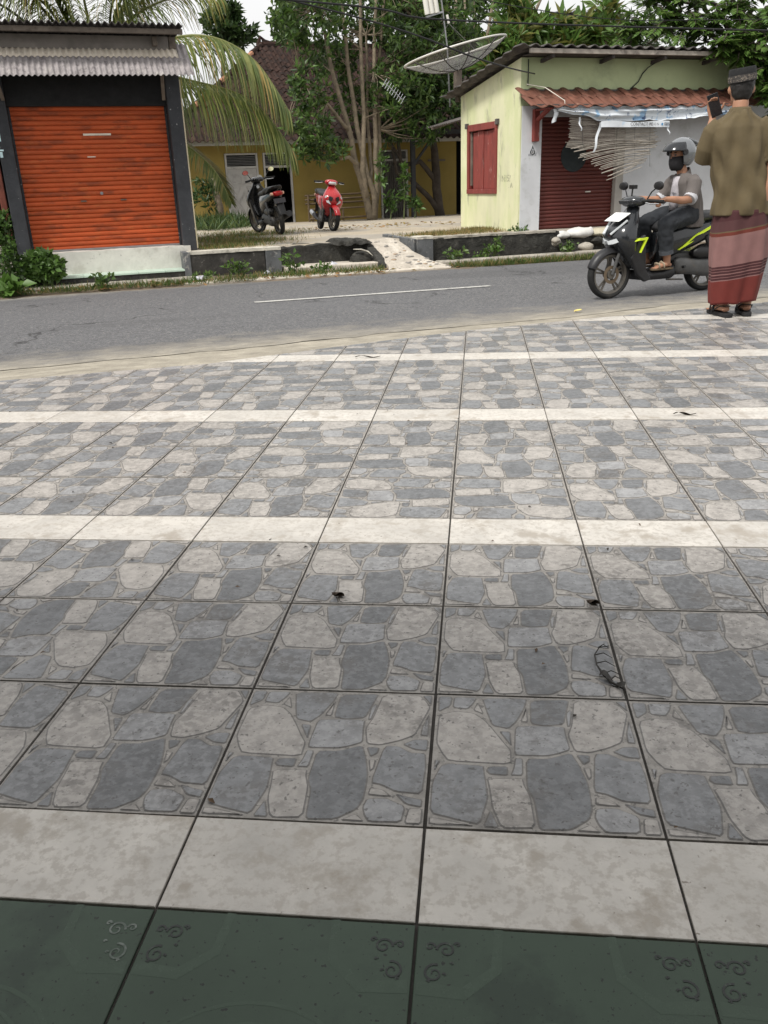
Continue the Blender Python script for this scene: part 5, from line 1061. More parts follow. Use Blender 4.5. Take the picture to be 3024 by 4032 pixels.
t.part('bracket', MB().bar((6.50,15.02,3.76),(6.85,15.04,3.86),.03,.03), m_steel)
t = Thing('tv_aerial', (9.3,23.65,3.0), 'silver yagi television aerial among the leaves beside the house roof', 'antenna')
m_alu = mat('aluminium', (.30,.31,.33), .35, .1, 6, 0, 40, metal=.7)
a0, a1 = Vector((8.95,23.7,3.62)), Vector((9.45,23.6,3.17)); t.part('boom', MB().tube([a0,a1], .012, 6), m_alu)
for k in range(9): c = a0.lerp(a1, k/8); t.part('element', MB().tube([c+Vector((-.07,0,-.10)), c+Vector((.07,0,.10))], .005, 5), m_alu)
t.part('mast', MB().tube([(10.69,25.96,2.45),(10.3,25.3,2.9),(9.3,23.65,3.3)], .018, 6), m_rib)
m_wire = mat('black_cable', (.012,.012,.013), .6, .2, 5, 0, 10)
wires = [((-6,9.6,4.3),(2.5,9.5,2.93),(4.9,9.5,2.36),(7.2,12.3,2.55),.010,'drooping black cable running to the corner of the green kiosk'),((-6,9.4,3.2),(2.7,9.4,2.905),(4.9,9.4,2.76),(14,9.4,2.78),.011,'thick black overhead cable crossing in front of the dish'),((-6,10,4.9),(4.5,9.7,3.1),(9,9.8,2.95),(16,10,3.4),.005,'thin overhead wire crossing the sky at the right')]
for a, b, c, d, r_, lab in wires:
    pts = [Vector(x) for x in (a,b,c,d)]; q = []
    for i in range(3):
        p0, p1, p2, p3 = pts[max(i-1,0)], pts[i], pts[i+1], pts[min(i+2,3)]
        for f in np.linspace(0, 1, 9)[:-1 if i < 2 else None]: q.append(.5*((2*p1)+(p2-p0)*f+(2*p0-5*p1+4*p2-p3)*f*f+(3*p1-p0-3*p2+p3)*f**3))
    single('overhead_cable', MB().tube(q, r_, 6), m_wire, a, lab, 'cable', 'overhead cables', smooth='full')
m_grey = mat('grey_render', (.42,.44,.46), .9, .1, 1, .2, 10, stain=((.28,.29,.3), 1, .58, .5)); m_zinc = mat('zinc', (.24,.25,.27), .6, .15, 2, .2, 10)
t = Thing('grey_tower_house', (19.5,31,-.1), 'grey rendered block with zinc roof rising behind the kiosk', 'building')
t.part('wall', MB().box(18.3,20.0,30,33,-.3,6.55), m_grey); t.part('lower_wall', MB().box(17.0,24.5,32,36,-.3,5.3), m_grey); t.part('roof_sheet', corr(MB(), (18.1,29.7,6.62),(20.25,29.7,6.66),(18.1,33.3,6.75), .2,.03,.01), m_zinc); t.part('parapet', MB().box(16.9,24.6,31.9,32.1,5.3,5.42), m_zinc)
t = Thing('white_block', (15.6,20,-.1), 'pale concrete wall behind the right end of the kiosk roof', 'building'); t.part('wall', MB().box(13.6,16.4,20,22,-.3,3.9), m_grey); t.part('coping', MB().box(13.5,16.5,19.9,22.1,3.9,3.98), m_conc)
t = Thing('far_shop_house', (-2.6,24,-.1), 'pale blue house with yellow fascia behind the palm at the top left', 'building')
t.part('wall', MB().box(-4.5,-.9,24,28,-.3,4.6), mat('pale_blue_wall', (.46,.58,.66), .85)); t.part('fascia', MB().box(-4.6,-.2,23.8,23.98,3.95,4.35), mat('yellow_fascia', (.6,.42,.10), .8), bevel=.02); t.part('roof_sheet', corr(MB(), (-4.7,23.6,4.62),(-.1,23.6,4.62),(-4.7,28.3,5.1),.2,.03,.01), m_zinc)
# ================================================================ SCOOTERS
m_tyre = mat('tyre_rubber', (.014,.014,.014), .85, .25, 8, .3, 50, stain=((.06,.055,.045), 8, .6, .4)); m_rimd = mat('dark_alloy', (.13,.12,.105), .5, .2, 8, .1, 40, metal=.5); m_chrome = mat('chrome', (.6,.6,.6), .2, .05, 5, 0, 10, metal=1)
m_plast = mat('black_plastic', (.011,.011,.012), .42, .2, 8, .15, 60); m_plastg = mat('dark_grey_plastic', (.018,.018,.020), .42, .2, 8, .1, 60); m_seat = mat('seat_vinyl', (.028,.028,.03), .5, .2, 8, .2, 60)
m_lens = mat('clear_lens', (.55,.58,.6), .12, .1, 12, 0, 10, spec=.6); m_red_l = mat('red_lens', (.35,.012,.012), .2, .1, 12, 0, 10); m_neon = mat('neon_stripe', (.56,.72,.03), .35, .08, 6, 0, 10); m_eng = mat('engine_metal', (.085,.085,.085), .55, .25, 9, .2, 40, metal=.4, stain=((.16,.13,.10), 7, .6, .5))
m_bodyk = mat('black_gloss', (.012,.013,.015), .25, .1, 5, 0, 10, coat=.5); m_bodyg = mat('gunmetal_gloss', (.016,.018,.021), .2, .1, 5, 0, 10, coat=.5); m_bodyr = mat('red_gloss', (.42,.018,.022), .25, .08, 5, 0, 10, coat=.6); m_platew = mat('plate_white', (.76,.77,.76), .4, .03, 4, 0, 10); m_platek = mat('plate_black', (.03,.03,.035), .5, .1, 6, 0, 10, stain=((.4,.1,.1), 30, .64, .8)); m_mirror = mat('mirror_glass', (.9,.9,.9), .03, 0, 5, 0, 10, metal=1); m_silver = mat('silver_paint', (.5,.52,.55), .3, .05, 5, 0, 10, metal=.3)
def ringsec(cx, cy, cz, hw, hh, ax='x', n=16, p=2.6, tilt=0):
    """superellipse section; ax is the direction of the loft"""
    out = []
    for k in range(n):
        a = 2*PI*k/n; c, s_ = math.cos(a), math.sin(a); y = hw*abs(c)**(2/p)*(1 if c >= 0 else -1); z = hh*abs(s_)**(2/p)*(1 if s_ >= 0 else -1)
        out.append((cx+tilt*z, cy+y, cz+z) if ax == 'x' else (cx+z, cy+y, cz+tilt*z))
    return out
def scooter(name, loc, heading, label, group, style, scale=1.0, steer=0, lean=0):
    """local frame: x forward, y left, z up, contact patches at z = 0"""
    t = Thing(name, (0,0,0), label, 'scooter', group, rot=0)
    t.e.location = loc; t.e.rotation_euler = (lean, 0, heading); t.e.scale = (scale,)*3
    body, body2 = {'street': (m_bodyg, m_plastg), 'black': (m_bodyk, m_plast), 'red': (m_bodyr, m_plastg)}[style]
    FX, RX, ZR = .64, -.62, .255
    piv = bpy.data.objects.new('steering', None); COL.objects.link(piv); piv.parent = t.e; piv.location = (.47,0,.6); piv.rotation_euler = (0,0,steer)
    bpy.data.objects.remove(piv)
    cs, sn = math.cos(steer), math.sin(steer)
    def ST(p): x, y = p[0]-.50, p[1]; return (.50+x*cs-y*sn, x*sn+y*cs, p[2])
    def stm(mb): mb.v = [ST(p) for p in mb.v]; return mb
    def wheel(cx, front):
        fx = stm if front else (lambda m: m)
        mb = MB(); pr = [(.205,-.03),(.225,-.045),(.245,-.04),(.255,-.02),(.258,0),(.255,.02),(.245,.04),(.225,.045),(.205,.03),(.198,0)]
        mb.loft([[(cx+r_*math.cos(a), y, ZR+r_*math.sin(a)) for r_, y in pr] for a in np.linspace(0, 2*PI, 41)], cap=False); w_ = t.part('wheel', fx(mb), m_tyre, smooth='full')
        mb = MB(); pr = [(.205,-.032),(.205,.032),(.185,.028),(.18,0),(.185,-.028)]; mb.loft([[(cx+r_*math.cos(a), y, ZR+r_*math.sin(a)) for r_, y in pr] for a in np.linspace(0, 2*PI, 41)], cap=False)
        for k in range(5):
            for d in (-.13,.13):
                a = 2*PI*k/5+d+.3; mb.bar((cx+.04*math.cos(a-d*.5),0,ZR+.04*math.sin(a-d*.5)),(cx+.187*math.cos(a),0,ZR+.187*math.sin(a)),.02,.013, up=(0,1,0))
        mb.tube([(cx,-.05,ZR),(cx,.05,ZR)], .045, 14); t.part('rim', fx(mb), m_rimd, w_, smooth=True)
        if front: 
            mb = MB(); mb.loft([[(cx+r_*math.cos(a), y, ZR+r_*math.sin(a)) for r_, y in ((.095,.046),(.095,.05),(.06,.05),(.06,.046))] for a in np.linspace(0, 2*PI, 31)], cap=False); t.part('brake_disc', fx(mb), mat('disc_brown', (.16,.12,.08), .5, .2, 9, .1, 40, metal=.4), w_)
    wheel(FX, True); wheel(RX, False)
    mb = MB()
    def fend(a, b):
        an = math.radians(18+132*a); q = (b-.5)*2; R = .285-.05*abs(q)**3; return (FX+R*math.cos(an)-.01, .075*q*(1-.25*abs(a-.4)), ZR+R*math.sin(an))
    mb.sheet(fend, 22, 8, .006); t.part('front_fender', stm(mb), body if style == 'red' else body2, smooth='full')
    mb = MB()
    for y in (-.066,.066): mb.tube([(FX,y,ZR),(.56,y,.5),(.50,y*.9,.64)], [.017,.02,.022], 8)
    t.part('fork', stm(mb), m_eng, smooth=True)
    # front shell
    sec = [(.30,.38,.05,.09),(.36,.41,.075,.125),(.45,.455,.12,.18),(.55,.50,.155,.22),(.64,.505,.175,.225),(.72,.48,.16,.20),(.80,.43,.125,.155),(.87,.395,.08,.10),(.93,.37,.06,.075)]
    mb = MB(); mb.loft([[ (x+dx*abs(math.cos(a))**.8*(1 if math.cos(a) >= 0 else -.55), hw*abs(math.sin(a))**.8*(1 if math.sin(a) >= 0 else -1), z_+.10*(dx*math.cos(a) if math.cos(a) > 0 else 0)) for a in [2*PI*k/20 for k in range(20)]] for z_, x, dx, hw in sec]); t.part('front_shell', mb, body, smooth='full')
    for s_ in (-1,1):      # leg shield wings and lower fairing
        mb = MB(); P = [(.44,.60),(.50,.42),(.40,.24),(.30,.165),(.22,.19),(.30,.30),(.33,.48),(.36,.66)]
        mb.prism(P, lambda a, b: (a, s_*(.135+.06*max(0,(b-.2))), b), lambda a, b: (a-.01, s_*(.175+.10*max(0,b-.25)-.12*max(0,a-.42)), b)); t.part('leg_shield', mb, body2, bevel=.012)
    mb = MB(); mb.loft([ringsec(x, 0, z_, hw, hh, 'x', 16, 3.5) for x, z_, hw, hh in ((.36,.235,.12,.05),(.25,.225,.165,.055),(.05,.225,.17,.055),(-.08,.25,.165,.08),(-.16,.30,.13,.10))]); t.part('floorboard', mb, m_plastg, smooth='full')
    mb = MB(); mb.loft([ringsec(x, 0, z_, hw, hh, 'x', 18, 2.6) for x, z_, hw, hh in ((.06,.50,.10,.20),(-.02,.55,.145,.20),(-.18,.585,.17,.165),(-.40,.625,.165,.13),(-.62,.675,.14,.10),(-.80,.72,.105,.065),(-.92,.755,.06,.03))]); t.part('rear_body', mb, body, smooth='full')
    mb = MB(); mb.loft([ringsec(x, 0, z_, hw, hh, 'x', 16, 3) for x, z_, hw, hh in ((.07,.70,.08,.03),(0,.735,.12,.045),(-.18,.755,.145,.05),(-.34,.765,.14,.05),(-.40,.79,.14,.055),(-.62,.815,.125,.05),(-.80,.835,.095,.03),(-.86,.84,.06,.012))]); t.part('seat', mb, m_seat, smooth='full')
    mb = MB(); mb.tube([(-.58,.135,.76),(-.78,.125,.83),(-.92,.06,.86),(-.94,0,.865),(-.92,-.06,.86),(-.78,-.125,.83),(-.58,-.135,.76)], .014, 8); t.part('grab_rail', mb, m_plastg, smooth='full')
    t.part('tail_light', MB().loft([ringsec(x, 0, .735+ (x+.88)*-.1, hw, hh, 'x', 14, 3.5) for x, hw, hh in ((-.84,.10,.045),(-.92,.085,.04),(-.945,.05,.02))]), m_red_l, smooth='full')
    for s_ in (-1,1): t.part('turn_signal', MB().loft([ringsec(x, s_*.105, .735, hw, hh, 'x', 10, 3) for x, hw, hh in ((-.82,.025,.03),(-.89,.022,.026),(-.91,.01,.012))]), mat('amber_lens', (.7,.42,.30), .2), smooth='full')
    mb = MB(); mb.sheet(lambda a, b: (-.86-.16*b, (a-.5)*(.16-.03*b), .66-.30*b+.02*math.cos((a-.5)*3)), 6, 8, .01); t.part('rear_fender', mb, m_plast, smooth='full')
    pl = t.part('rear_plate', MB().hexa([(-.955,-.11,.57),(-.955,.11,.57),(-.945,.11,.57),(-.945,-.11,.57),(-.93,-.11,.655),(-.93,.11,.655),(-.92,.11,.655),(-.92,-.11,.655)]), m_platek, bevel=.003)
    # engine, swing arm, exhaust
    mb = MB(); mb.loft([ringsec(x, .115, z_, .045, hh, 'x', 14, 2.4) for x, z_, hh in ((-.10,.31,.06),(-.18,.305,.095),(-.34,.285,.085),(-.50,.27,.10),(-.66,.262,.095),(-.73,.26,.05))]); t.part('engine_cover', mb, m_eng, smooth='full')
    t.part('air_box', MB().loft([ringsec(x, .12, z_, .045, hh, 'x', 12, 3.5) for x, z_, hh in ((-.34,.43,.03),(-.42,.43,.065),(-.66,.43,.065),(-.72,.43,.03))]), m_plast, smooth='full')
    t.part('engine_block', MB().box(-.42,-.04,-.09,.08,.2,.44), m_eng, bevel=.03); t.part('shock_absorber', MB().tube([(-.66,.15,.28),(-.50,.14,.60)], .028, 8), m_plastg, smooth=True)
    mb = MB(); mb.tube([(-.05,-.08,.22),(-.25,-.12,.2),(-.42,-.15,.24),(-.52,-.155,.29),(-.86,-.165,.36)], [.018,.018,.035,.055,.058], 12); t.part('exhaust', mb, m_plastg, smooth=True)
    t.part('heat_shield', MB().tube([(-.56,-.17,.305),(-.82,-.18,.36)], .052, 10), m_silver if style != 'black' else m_eng, smooth=True)
    t.part('side_stand', MB().tube([(-.05,.10,.2),(-.10,.26,.01)] if style != 'street' else [(-.02,.13,.17),(-.22,.15,.16)], .011, 6), m_eng)
    t.part('foot_peg', MB().tube([(-.20,.14,.29),(-.20,.20,.30)], .014, 8), m_plast)
    # bars
    mb = MB(); mb.loft([ringsec(x, 0, z_, hw, hh, 'x', 16, 2.4, .2) for x, z_, hw, hh in ((.50,.985,.045,.02),(.46,.985,.115,.05),(.40,.985,.15,.062),(.32,.99,.12,.05),(.27,.99,.06,.025))]); hc = t.part('handlebar_cowl', stm(mb), body if style != 'street' else m_bodyg, smooth='full')
    for s_ in (-1,1):
        t.part('grip', stm(MB().tube([(.38,s_*.10,.985),(.33,s_*.20,.995),(.27,s_*.345,.985)], [.014,.017,.018], 9)), m_tyre, hc, smooth=True); t.part('brake_lever', stm(MB().tube([(.37,s_*.19,.975),(.36,s_*.25,.965),(.32,s_*.34,.965)], [.008,.007,.005], 6)), m_chrome, hc, smooth=True)
        if style != 'red':
            t.part('mirror_stalk', stm(MB().tube([(.34,s_*.17,1.01),(.33,s_*.22,1.08),(.31,s_*.27,1.12)], .007, 6)), m_plast, hc, smooth=True)
            mb = MB(); mb.loft([[(x, s_*.30+hw*math.cos(a), 1.14+hh*math.sin(a)) for a in [2*PI*k/14 for k in range(14)]] for x, hw, hh in ((.335,.02,.012),(.325,.062,.038),(.30,.072,.044))]); mr = t.part('mirror_shell', stm(mb), m_plast, hc, smooth=True)
            t.part('mirror_glass', stm(MB().loft([[(x, s_*.30+.066*math.cos(a), 1.14+.04*math.sin(a)) for a in [2*PI*k/14 for k in range(14)]] for x in (.2995,.2975)])), m_mirror, hc)
    if style == 'red':
        t.part('headlight', stm(MB().loft([ringsec(x, 0, .975, hw, hh, 'x', 14, 2.4) for x, hw, hh in ((.455,.10,.045),(.495,.075,.034),(.51,.03,.015))])), m_lens, hc, smooth='full')
        for s_ in (-1,1): t.part('intake', MB().prism([(.03,.68),(.10,.71),(.12,.64),(.06,.60)], lambda a, b: (.755-.62*a-.2*abs(b-.62), s_*a, b), lambda a, b: (.58-.4*a, s_*a, b)), m_plast); t.part('front_light', MB().prism([(.11,.62),(.165,.72),(.19,.68),(.15,.58),(.06,.54)], lambda a, b: (.745-.62*a-.2*abs(b-.62), s_*a, b), lambda a, b: (.57-.4*a, s_*a, b)), m_lens)
    else:
        for s_ in (-1,1):
            t.part('headlight', MB().loft([[(x+.0, s_*y, z_) for x, y, z_ in ((.705-k,.02,.60),(.68-k,.09,.62),(.60-k,.185,.655),(.61-k,.18,.615),(.675-k,.10,.575),(.69-k,.03,.565))] for k in (.0,.05)]), m_lens, smooth=True)
            t.part('day_light_strip', MB().bar((.695,s_*.06,.67),(.545,s_*.14,.81),.03,.02), m_lens if style == 'street' else m_plast, bevel=.004)
    if style == 'street':
        t.part('front_plate', MB().hexa([(.64,-.13,.80),(.64,.13,.80),(.652,.13,.80),(.652,-.13,.80),(.50,-.13,.875),(.50,.13,.875),(.51,.13,.882),(.51,-.13,.882)]), m_platew, bevel=.003)
        for s_ in (-1,1):
            f0 = lambda a, b: (a, s_*(.236-.5*max(0,a-.45)**1.2), b); f1 = lambda a, b: (a, s_*(.17-.5*max(0,a-.45)), b)
            t.part('stripe', MB().prism([(.56,.575),(.42,.64),(.33,.64),(.36,.60),(.40,.47),(.355,.55),(.31,.60),(.43,.61)][:0] or [(.60,.570),(.44,.622),(.335,.632),(.412,.48),(.372,.606),(.45,.604)], f0, f1), m_neon)
            g0 = lambda a, b: (a, s_*(.178-.05*max(0,-a-.4)), b); g1 = lambda a, b: (a, s_*.12, b)
            t.part('stripe', MB().prism([(-.12,.475),(-.30,.605),(-.36,.638),(-.60,.725),(-.55,.69),(-.36,.605),(-.28,.545)], g0, g1), m_neon)
            t.part('stripe_inset', MB().prism([(-.24,.545),(-.33,.61),(-.42,.635),(-.34,.575)], lambda a, b: (a, s_*.1795, b), g1), m_plast)
        t.part('screen_visor', stm(MB().prism([(.40,1.03),(.52,1.0),(.50,.96),(.42,.98)], lambda a, b: (a,.09,b), lambda a, b: (a,-.09,b))), m_bodyg, bevel=.01)
        t.part('phone_mount', stm(MB().tube([(.33,-.12,1.0),(.32,-.12,1.12)], .008, 6).box(.29,.34,-.16,-.08,1.11,1.15)), m_plast)
    if style == 'black':
        t.part('dash_panel', stm(MB().loft([[(.30+.02*k, .06*math.cos(a), 1.035+.035*math.sin(a)-.01*k) for a in [2*PI*j/14 for j in range(14)]] for k in (0,1)])), m_lens, hc); t.part('key_panel', MB().loft([[(.325-.01*k, .03*math.cos(a), .86+.03*math.sin(a)) for a in [2*PI*j/12 for j in range(12)]] for k in (0,1)]), m_silver)
    return t
ctr = lambda u_, v_, z_: tuple(RF(u_, v_, z_))
# the bike on the road travels along the road to the left (local +x = -u)
BH = A+PI
def rp(x, scale=.97): return RF(5.04+(.64-x)*scale, 6.86, 0)
BZ = max(sz(6.86), RZ-.006)+.012
BIKE = scooter('scooter', (rp(0).x, rp(0).y, BZ), BH, 'dark grey scooter with neon yellow stripes ridden along the road', 'scooters', 'street', .97)
# black scooter parked with its back to the road, red one facing it
scooter('scooter', ctr(3.60,16.05,.168), A+math.radians(93.5), 'parked black scooter seen from behind in front of the grey door', 'scooters', 'black', 1.0, steer=math.radians(18), lean=math.radians(-7))
scooter('scooter', ctr(4.85,16.5,.15), A-math.radians(94.8), 'parked red scooter with a red nose facing the road', 'scooters', 'red', .92, steer=math.radians(10), lean=math.radians(-6))
# ================================================================ PEOPLE
m_skin = mat('skin', (.36,.185,.115), .55, .12, 12, .12, 90, spec=.4, rndm=False, bdist=.003); m_hair = mat('hair', (.012,.010,.009), .5, .3, 40, .6, 60, stretch=(1,1,.2)); m_nail = mat('nail', (.5,.3,.23), .4)
def remesh(o, vox, sm=6, disp=None):
    r_ = o.modifiers.new('remesh', 'REMESH'); r_.mode = 'VOXEL'; r_.voxel_size = vox; r_.use_smooth_shade = True
    s_ = o.modifiers.new('smooth', 'SMOOTH'); s_.factor = .5; s_.iterations = sm
    if disp:
        tx = bpy.data.textures.new(o.name+'_folds', 'CLOUDS'); tx.noise_scale = disp[0]; tx.noise_depth = 2; d = o.modifiers.new('folds', 'DISPLACE'); d.texture = tx; d.strength = disp[1]; d.mid_level = .5; d.texture_coords = 'LOCAL'
    return o
def limb(mb, pts, rad, n=14, flat=1.0): return mb.tube(pts, rad, n, flat=flat)
def hand(mb, wrist, d, side, palmn, curl, size=1.0, spread=.12):
    """palm and five fingers: d = direction of the fingers, side = towards the thumb, palmn = normal out of the palm"""
    W = Vector(wrist); d = Vector(d).normalized(); pn = Vector(palmn); pn = (pn-d*pn.dot(d)).normalized(); sd_ = Vector(side); sd_ = (sd_-d*sd_.dot(d)-pn*sd_.dot(pn)).normalized(); k = size
    rings = []
    for f, hw, hh in ((0,.026,.019),(.03,.034,.019),(.06,.041,.017),(.088,.041,.014)):
        c = W+d*f*k; rings.append([c+sd_*hw*k*math.cos(a)+pn*hh*k*math.sin(a) for a in [2*PI*j/12 for j in range(12)]])
    mb.loft(rings)
    for i, (off, ln) in enumerate(((.031,.072),(.0105,.080),(-.0105,.075),(-.031,.058))):
        b = W+d*.080*k+sd_*off*k; q = [b]; ang = 0
        for sgm in (.45,.30,.25):
            ang += curl*(1.0 if i else .9); dd = (d*math.cos(ang)+pn*math.sin(ang)+sd_*off*spread*8).normalized(); q.append(q[-1]+dd*ln*k*sgm)
        mb.tube(q, [.0098*k,.0095*k,.0088*k,.0070*k], 8)
    b = W+d*.028*k+sd_*.028*k; q = [b]; dd = (d*.55+sd_*.75+pn*.25).normalized()
    for j, sgm in enumerate((.038,.032,.026)): q.append(q[-1]+dd*sgm*k); dd = (dd+d*.35-sd_*.12+pn*.12).normalized()
    mb.tube(q, [.0145*k,.0125*k,.0110*k,.0085*k], 8)
def head(mb, c, fwd, upv, s_=1.0):
    """skull, jaw, nose, ears; c = centre of the head"""
    f = Vector(fwd).normalized(); u_ = Vector(upv); u_ = (u_-f*u_.dot(f)).normalized(); l_ = u_.cross(f); c = Vector(c)
    def pt(x, y, z_): return c+f*x*s_+l_*y*s_+u_*z_*s_
    rings = []
    for z_, x, rx, ry in ((-.118,.045,.022,.026),(-.105,.038,.050,.045),(-.075,.022,.074,.060),(-.04,.006,.088,.068),(0,-.004,.094,.073),(.04,-.008,.096,.075),(.075,-.012,.086,.067),(.10,-.016,.062,.050),(.115,-.018,.025,.02)):
        rings.append([pt(x+rx*math.cos(a), ry*math.sin(a), z_) for a in [2*PI*j/18 for j in range(18)]])
    mb.loft(rings)
    mb.tube([pt(.086,0,.018), pt(.106,0,-.018), pt(.108,0,-.03), pt(.085,0,-.036)], [.009,.013,.014,.010], 8)
    for sg in (-1,1): mb.sphere(pt(-.005, sg*.076, -.005), (.018*s_,.018*s_,.03*s_), 10, 8); mb.sphere(pt(.08, sg*.033, .022), (.014*s_,.014*s_,.008*s_), 8, 6)
    mb.tube([pt(.083,-.022,-.064), pt(.094,0,-.062), pt(.083,.022,-.064)], [.006,.009,.006], 8)
    return pt
# ---------------------------------------------------------------- man in the sarong, seen from behind (world frame, facing +y)
MX, MY = 1.99, 5.75
def mw(x, y, z_): return (MX+x, MY+y, z_)
t = Thing('person', (MX,MY,0), 'man in black cap, olive shirt and striped red sarong seen from behind holding a phone', 'person', rot=0)
mb = MB()
pt = head(mb, mw(-.095,.055,1.545), (.10,.99,-.02), (0,0,1), .98)
limb(mb, [mw(-.098,.02,1.47), mw(-.10,.015,1.40), mw(-.10,.0,1.34)], [.052,.056,.075])
limb(mb, [mw(-.10,.0,1.36), mw(-.09,0,1.2), mw(-.06,0,1.0), mw(-.03,0,.82), mw(-.02,0,.70)], [.06,.085,.085,.09,.08], 16)
limb(mb, [mw(-.24,0,1.30), mw(-.10,0,1.32), mw(.05,0,1.30)], [.045,.05,.045])
# right arm hanging
limb(mb, [mw(.045,0,1.295), mw(.125,-.01,1.18), mw(.140,-.03,1.06), mw(.145,-.045,1.00), mw(.130,-.06,.90), mw(.108,-.07,.80)], [.045,.047,.043,.040,.036,.026])
hand(mb, mw(.108,-.07,.805), (-.10,.02,-1), (-.15,1,.0), (-1,-.1,.0), .38)
# left arm raised with the phone
limb(mb, [mw(-.235,.0,1.295), mw(-.285,.03,1.20), mw(-.285,.08,1.10), mw(-.275,.15,1.14), mw(-.24,.23,1.27), mw(-.215,.27,1.375)], [.052,.050,.044,.040,.034,.025])
hand(mb, mw(-.215,.275,1.375), (-.15,.0,1), (1,-.2,.1), (.0,-1,.05), .30, .95, .02)
for fx, fy, yaw in ((-.075,-.03,-.18),(.10,.02,.12)):   # legs and feet
    limb(mb, [mw(fx*.9,0,.72), mw(fx,.02,.42), mw(fx,-.01,.26), mw(fx,fy-.01,.10), mw(fx,fy-.01,.075)], [.075,.058,.055,.038,.036])
    c_, s_ = math.cos(yaw), math.sin(yaw); F = lambda x, y, z_: mw(fx+x*c_+y*s_, fy-x*s_+y*c_, z_)
    limb(mb, [F(0,-.055,.05), F(0,-.02,.062), F(0,.05,.058), F(.005,.12,.044), F(.005,.165,.034)], [.028,.038,.040,.042,.03], 12, .62)
    for k in range(5): limb(mb, [F(-.032+.016*k if yaw < 0 else .032-.016*k, .155,.032), F((-.034+.017*k) if yaw < 0 else (.034-.017*k), .205-.006*k,.028)], [.011-.0008*k,.009-.0008*k], 8)
body = remesh(t.part('body', mb, m_skin), .0062, 5)
for sg in (-1,1): t.part('eye', MB().sphere(pt(.083,sg*.032,.012), .0125, 10, 8), mat('eye_white', (.7,.68,.64), .3), smooth='full'); t.part('eyebrow', MB().tube([pt(.092,sg*.02,.034), pt(.088,sg*.05,.034)], .005, 6), m_hair)
t.part('lips', MB().tube([pt(.09,-.02,-.065), pt(.10,0,-.063), pt(.09,.02,-.065)], [.004,.007,.004], 8), mat('lip', (.30,.12,.09), .5))
# hair below the cap, longer at the nape
mb = MB(); rings = []
for z_, x, rx, ry in ((-.075,-.055,.035,.048),(-.045,-.042,.060,.066),(-.01,-.030,.078,.078),(.03,-.022,.086,.083),(.06,-.02,.085,.078),(.09,-.02,.07,.06)):
    rings.append([pt(x+rx*math.cos(a), ry*math.sin(a), z_) for a in [2*PI*j/18 for j in range(18)]])
mb.loft(rings); o = remesh(t.part('hair', mb, m_hair), .006, 3, (.03,.012))
# cap
m_cap2 = mat('black_velvet', (.012,.012,.013), .85, .2, 30, .3, 80); m_band2 = mat('cap_band', (.05,.045,.042), .8, .3, 40, .4, 60, stain=((.20,.17,.14), 60, .56, .8))
capax = Vector((-.13,-.06,1)).normalized()
def capring(h, rx, ry): 
    c = pt(-.016,.0,.042)+capax*h; xx = Vector((1,0,.13)).normalized(); yy = capax.cross(xx); return [c+xx*ry*math.cos(a)+yy*rx*math.sin(a) for a in [2*PI*j/28 for j in range(28)]]
cp = t.part('cap', MB().loft([capring(0,.103,.090),capring(.045,.103,.090),capring(.083,.098,.086),capring(.090,.092,.080),capring(.082,.05,.045),capring(.080,.01,.01)]), m_cap2, smooth=True)
t.part('patterned_band', MB().loft([capring(.004,.1048,.0918),capring(.046,.1044,.0914)], cap=False), m_band2, cp, smooth='full')
for k in range(40):
    a = 2*PI*k/40; c = pt(-.016,.0,.042)+capax*(.025+(.009 if k % 2 else -.009)); xx = Vector((1,0,.13)).normalized(); yy = capax.cross(xx); p_ = c+xx*.0925*math.cos(a)+yy*.1055*math.sin(a); t.part('bead', MB().sphere(p_, .0026, 6, 4), mat('bead_pale', (.26,.22,.18), .5), cp)
# shirt
m_olive = mat('olive_cotton', (.105,.080,.042), .9, .14, 7, .3, 120, rndm=False, bdist=.004)
mb = MB(); shr = [(.715,-.02,.205,.145),(.76,-.02,.203,.145),(.86,-.03,.195,.14),(1.0,-.055,.188,.132),(1.12,-.075,.19,.130),(1.22,-.09,.195,.126),(1.30,-.098,.192,.112),(1.345,-.10,.15,.09),(1.385,-.10,.085,.078),(1.41,-.10,.066,.066)]
def drape(a, z_, k):      # soft folds: hanging pleats low down, pulls running up to the shoulders
    return k*(.55*math.sin(7*a+9*z_+1.1*math.sin(11*z_+2*a))+.45*math.sin(12*a-14*z_)+.6*math.sin(26*z_+3.5*math.cos(a)*2+1.3)*max(0,1-abs(z_-.95)*2.2)+.5*math.sin(4*a-22*z_))
zs_ = np.linspace(.715, 1.41, 44); I = lambda k: np.interp(zs_, [q[0] for q in shr], [q[k] for q in shr])
mb.loft([[mw(cx+(hw+drape(a, z_, .011))*abs(math.cos(a))**.85*(1 if math.cos(a) >= 0 else -1), (hd+drape(a, z_, .0125))*math.sin(a), z_) for a in [2*PI*j/72 for j in range(72)]] for z_, cx, hw, hd in zip(zs_, I(1), I(2), I(3))])
limb(mb, [mw(.03,0,1.315), mw(.085,-.005,1.27), mw(.125,-.02,1.17), mw(.140,-.03,1.07)], [.07,.078,.074,.070], 16); limb(mb, [mw(-.22,0,1.315), mw(-.265,.01,1.27), mw(-.29,.04,1.17), mw(-.295,.09,1.085)], [.07,.075,.073,.066], 16)
o = remesh(t.part('shirt', mb, m_olive), .0075, 2); s2 = o.modifiers.new('smooth2', 'SMOOTH'); s2.factor = .4; s2.iterations = 2
t.part('collar', MB().loft([[mw(-.10+rx*math.cos(a), .005+ry*math.sin(a), z_) for a in [2*PI*j/24 for j in range(24)]] for z_, rx, ry in ((1.375,.088,.082),(1.415,.072,.074),(1.425,.066,.068),(1.40,.062,.064))], cap=False), m_olive, smooth='full')
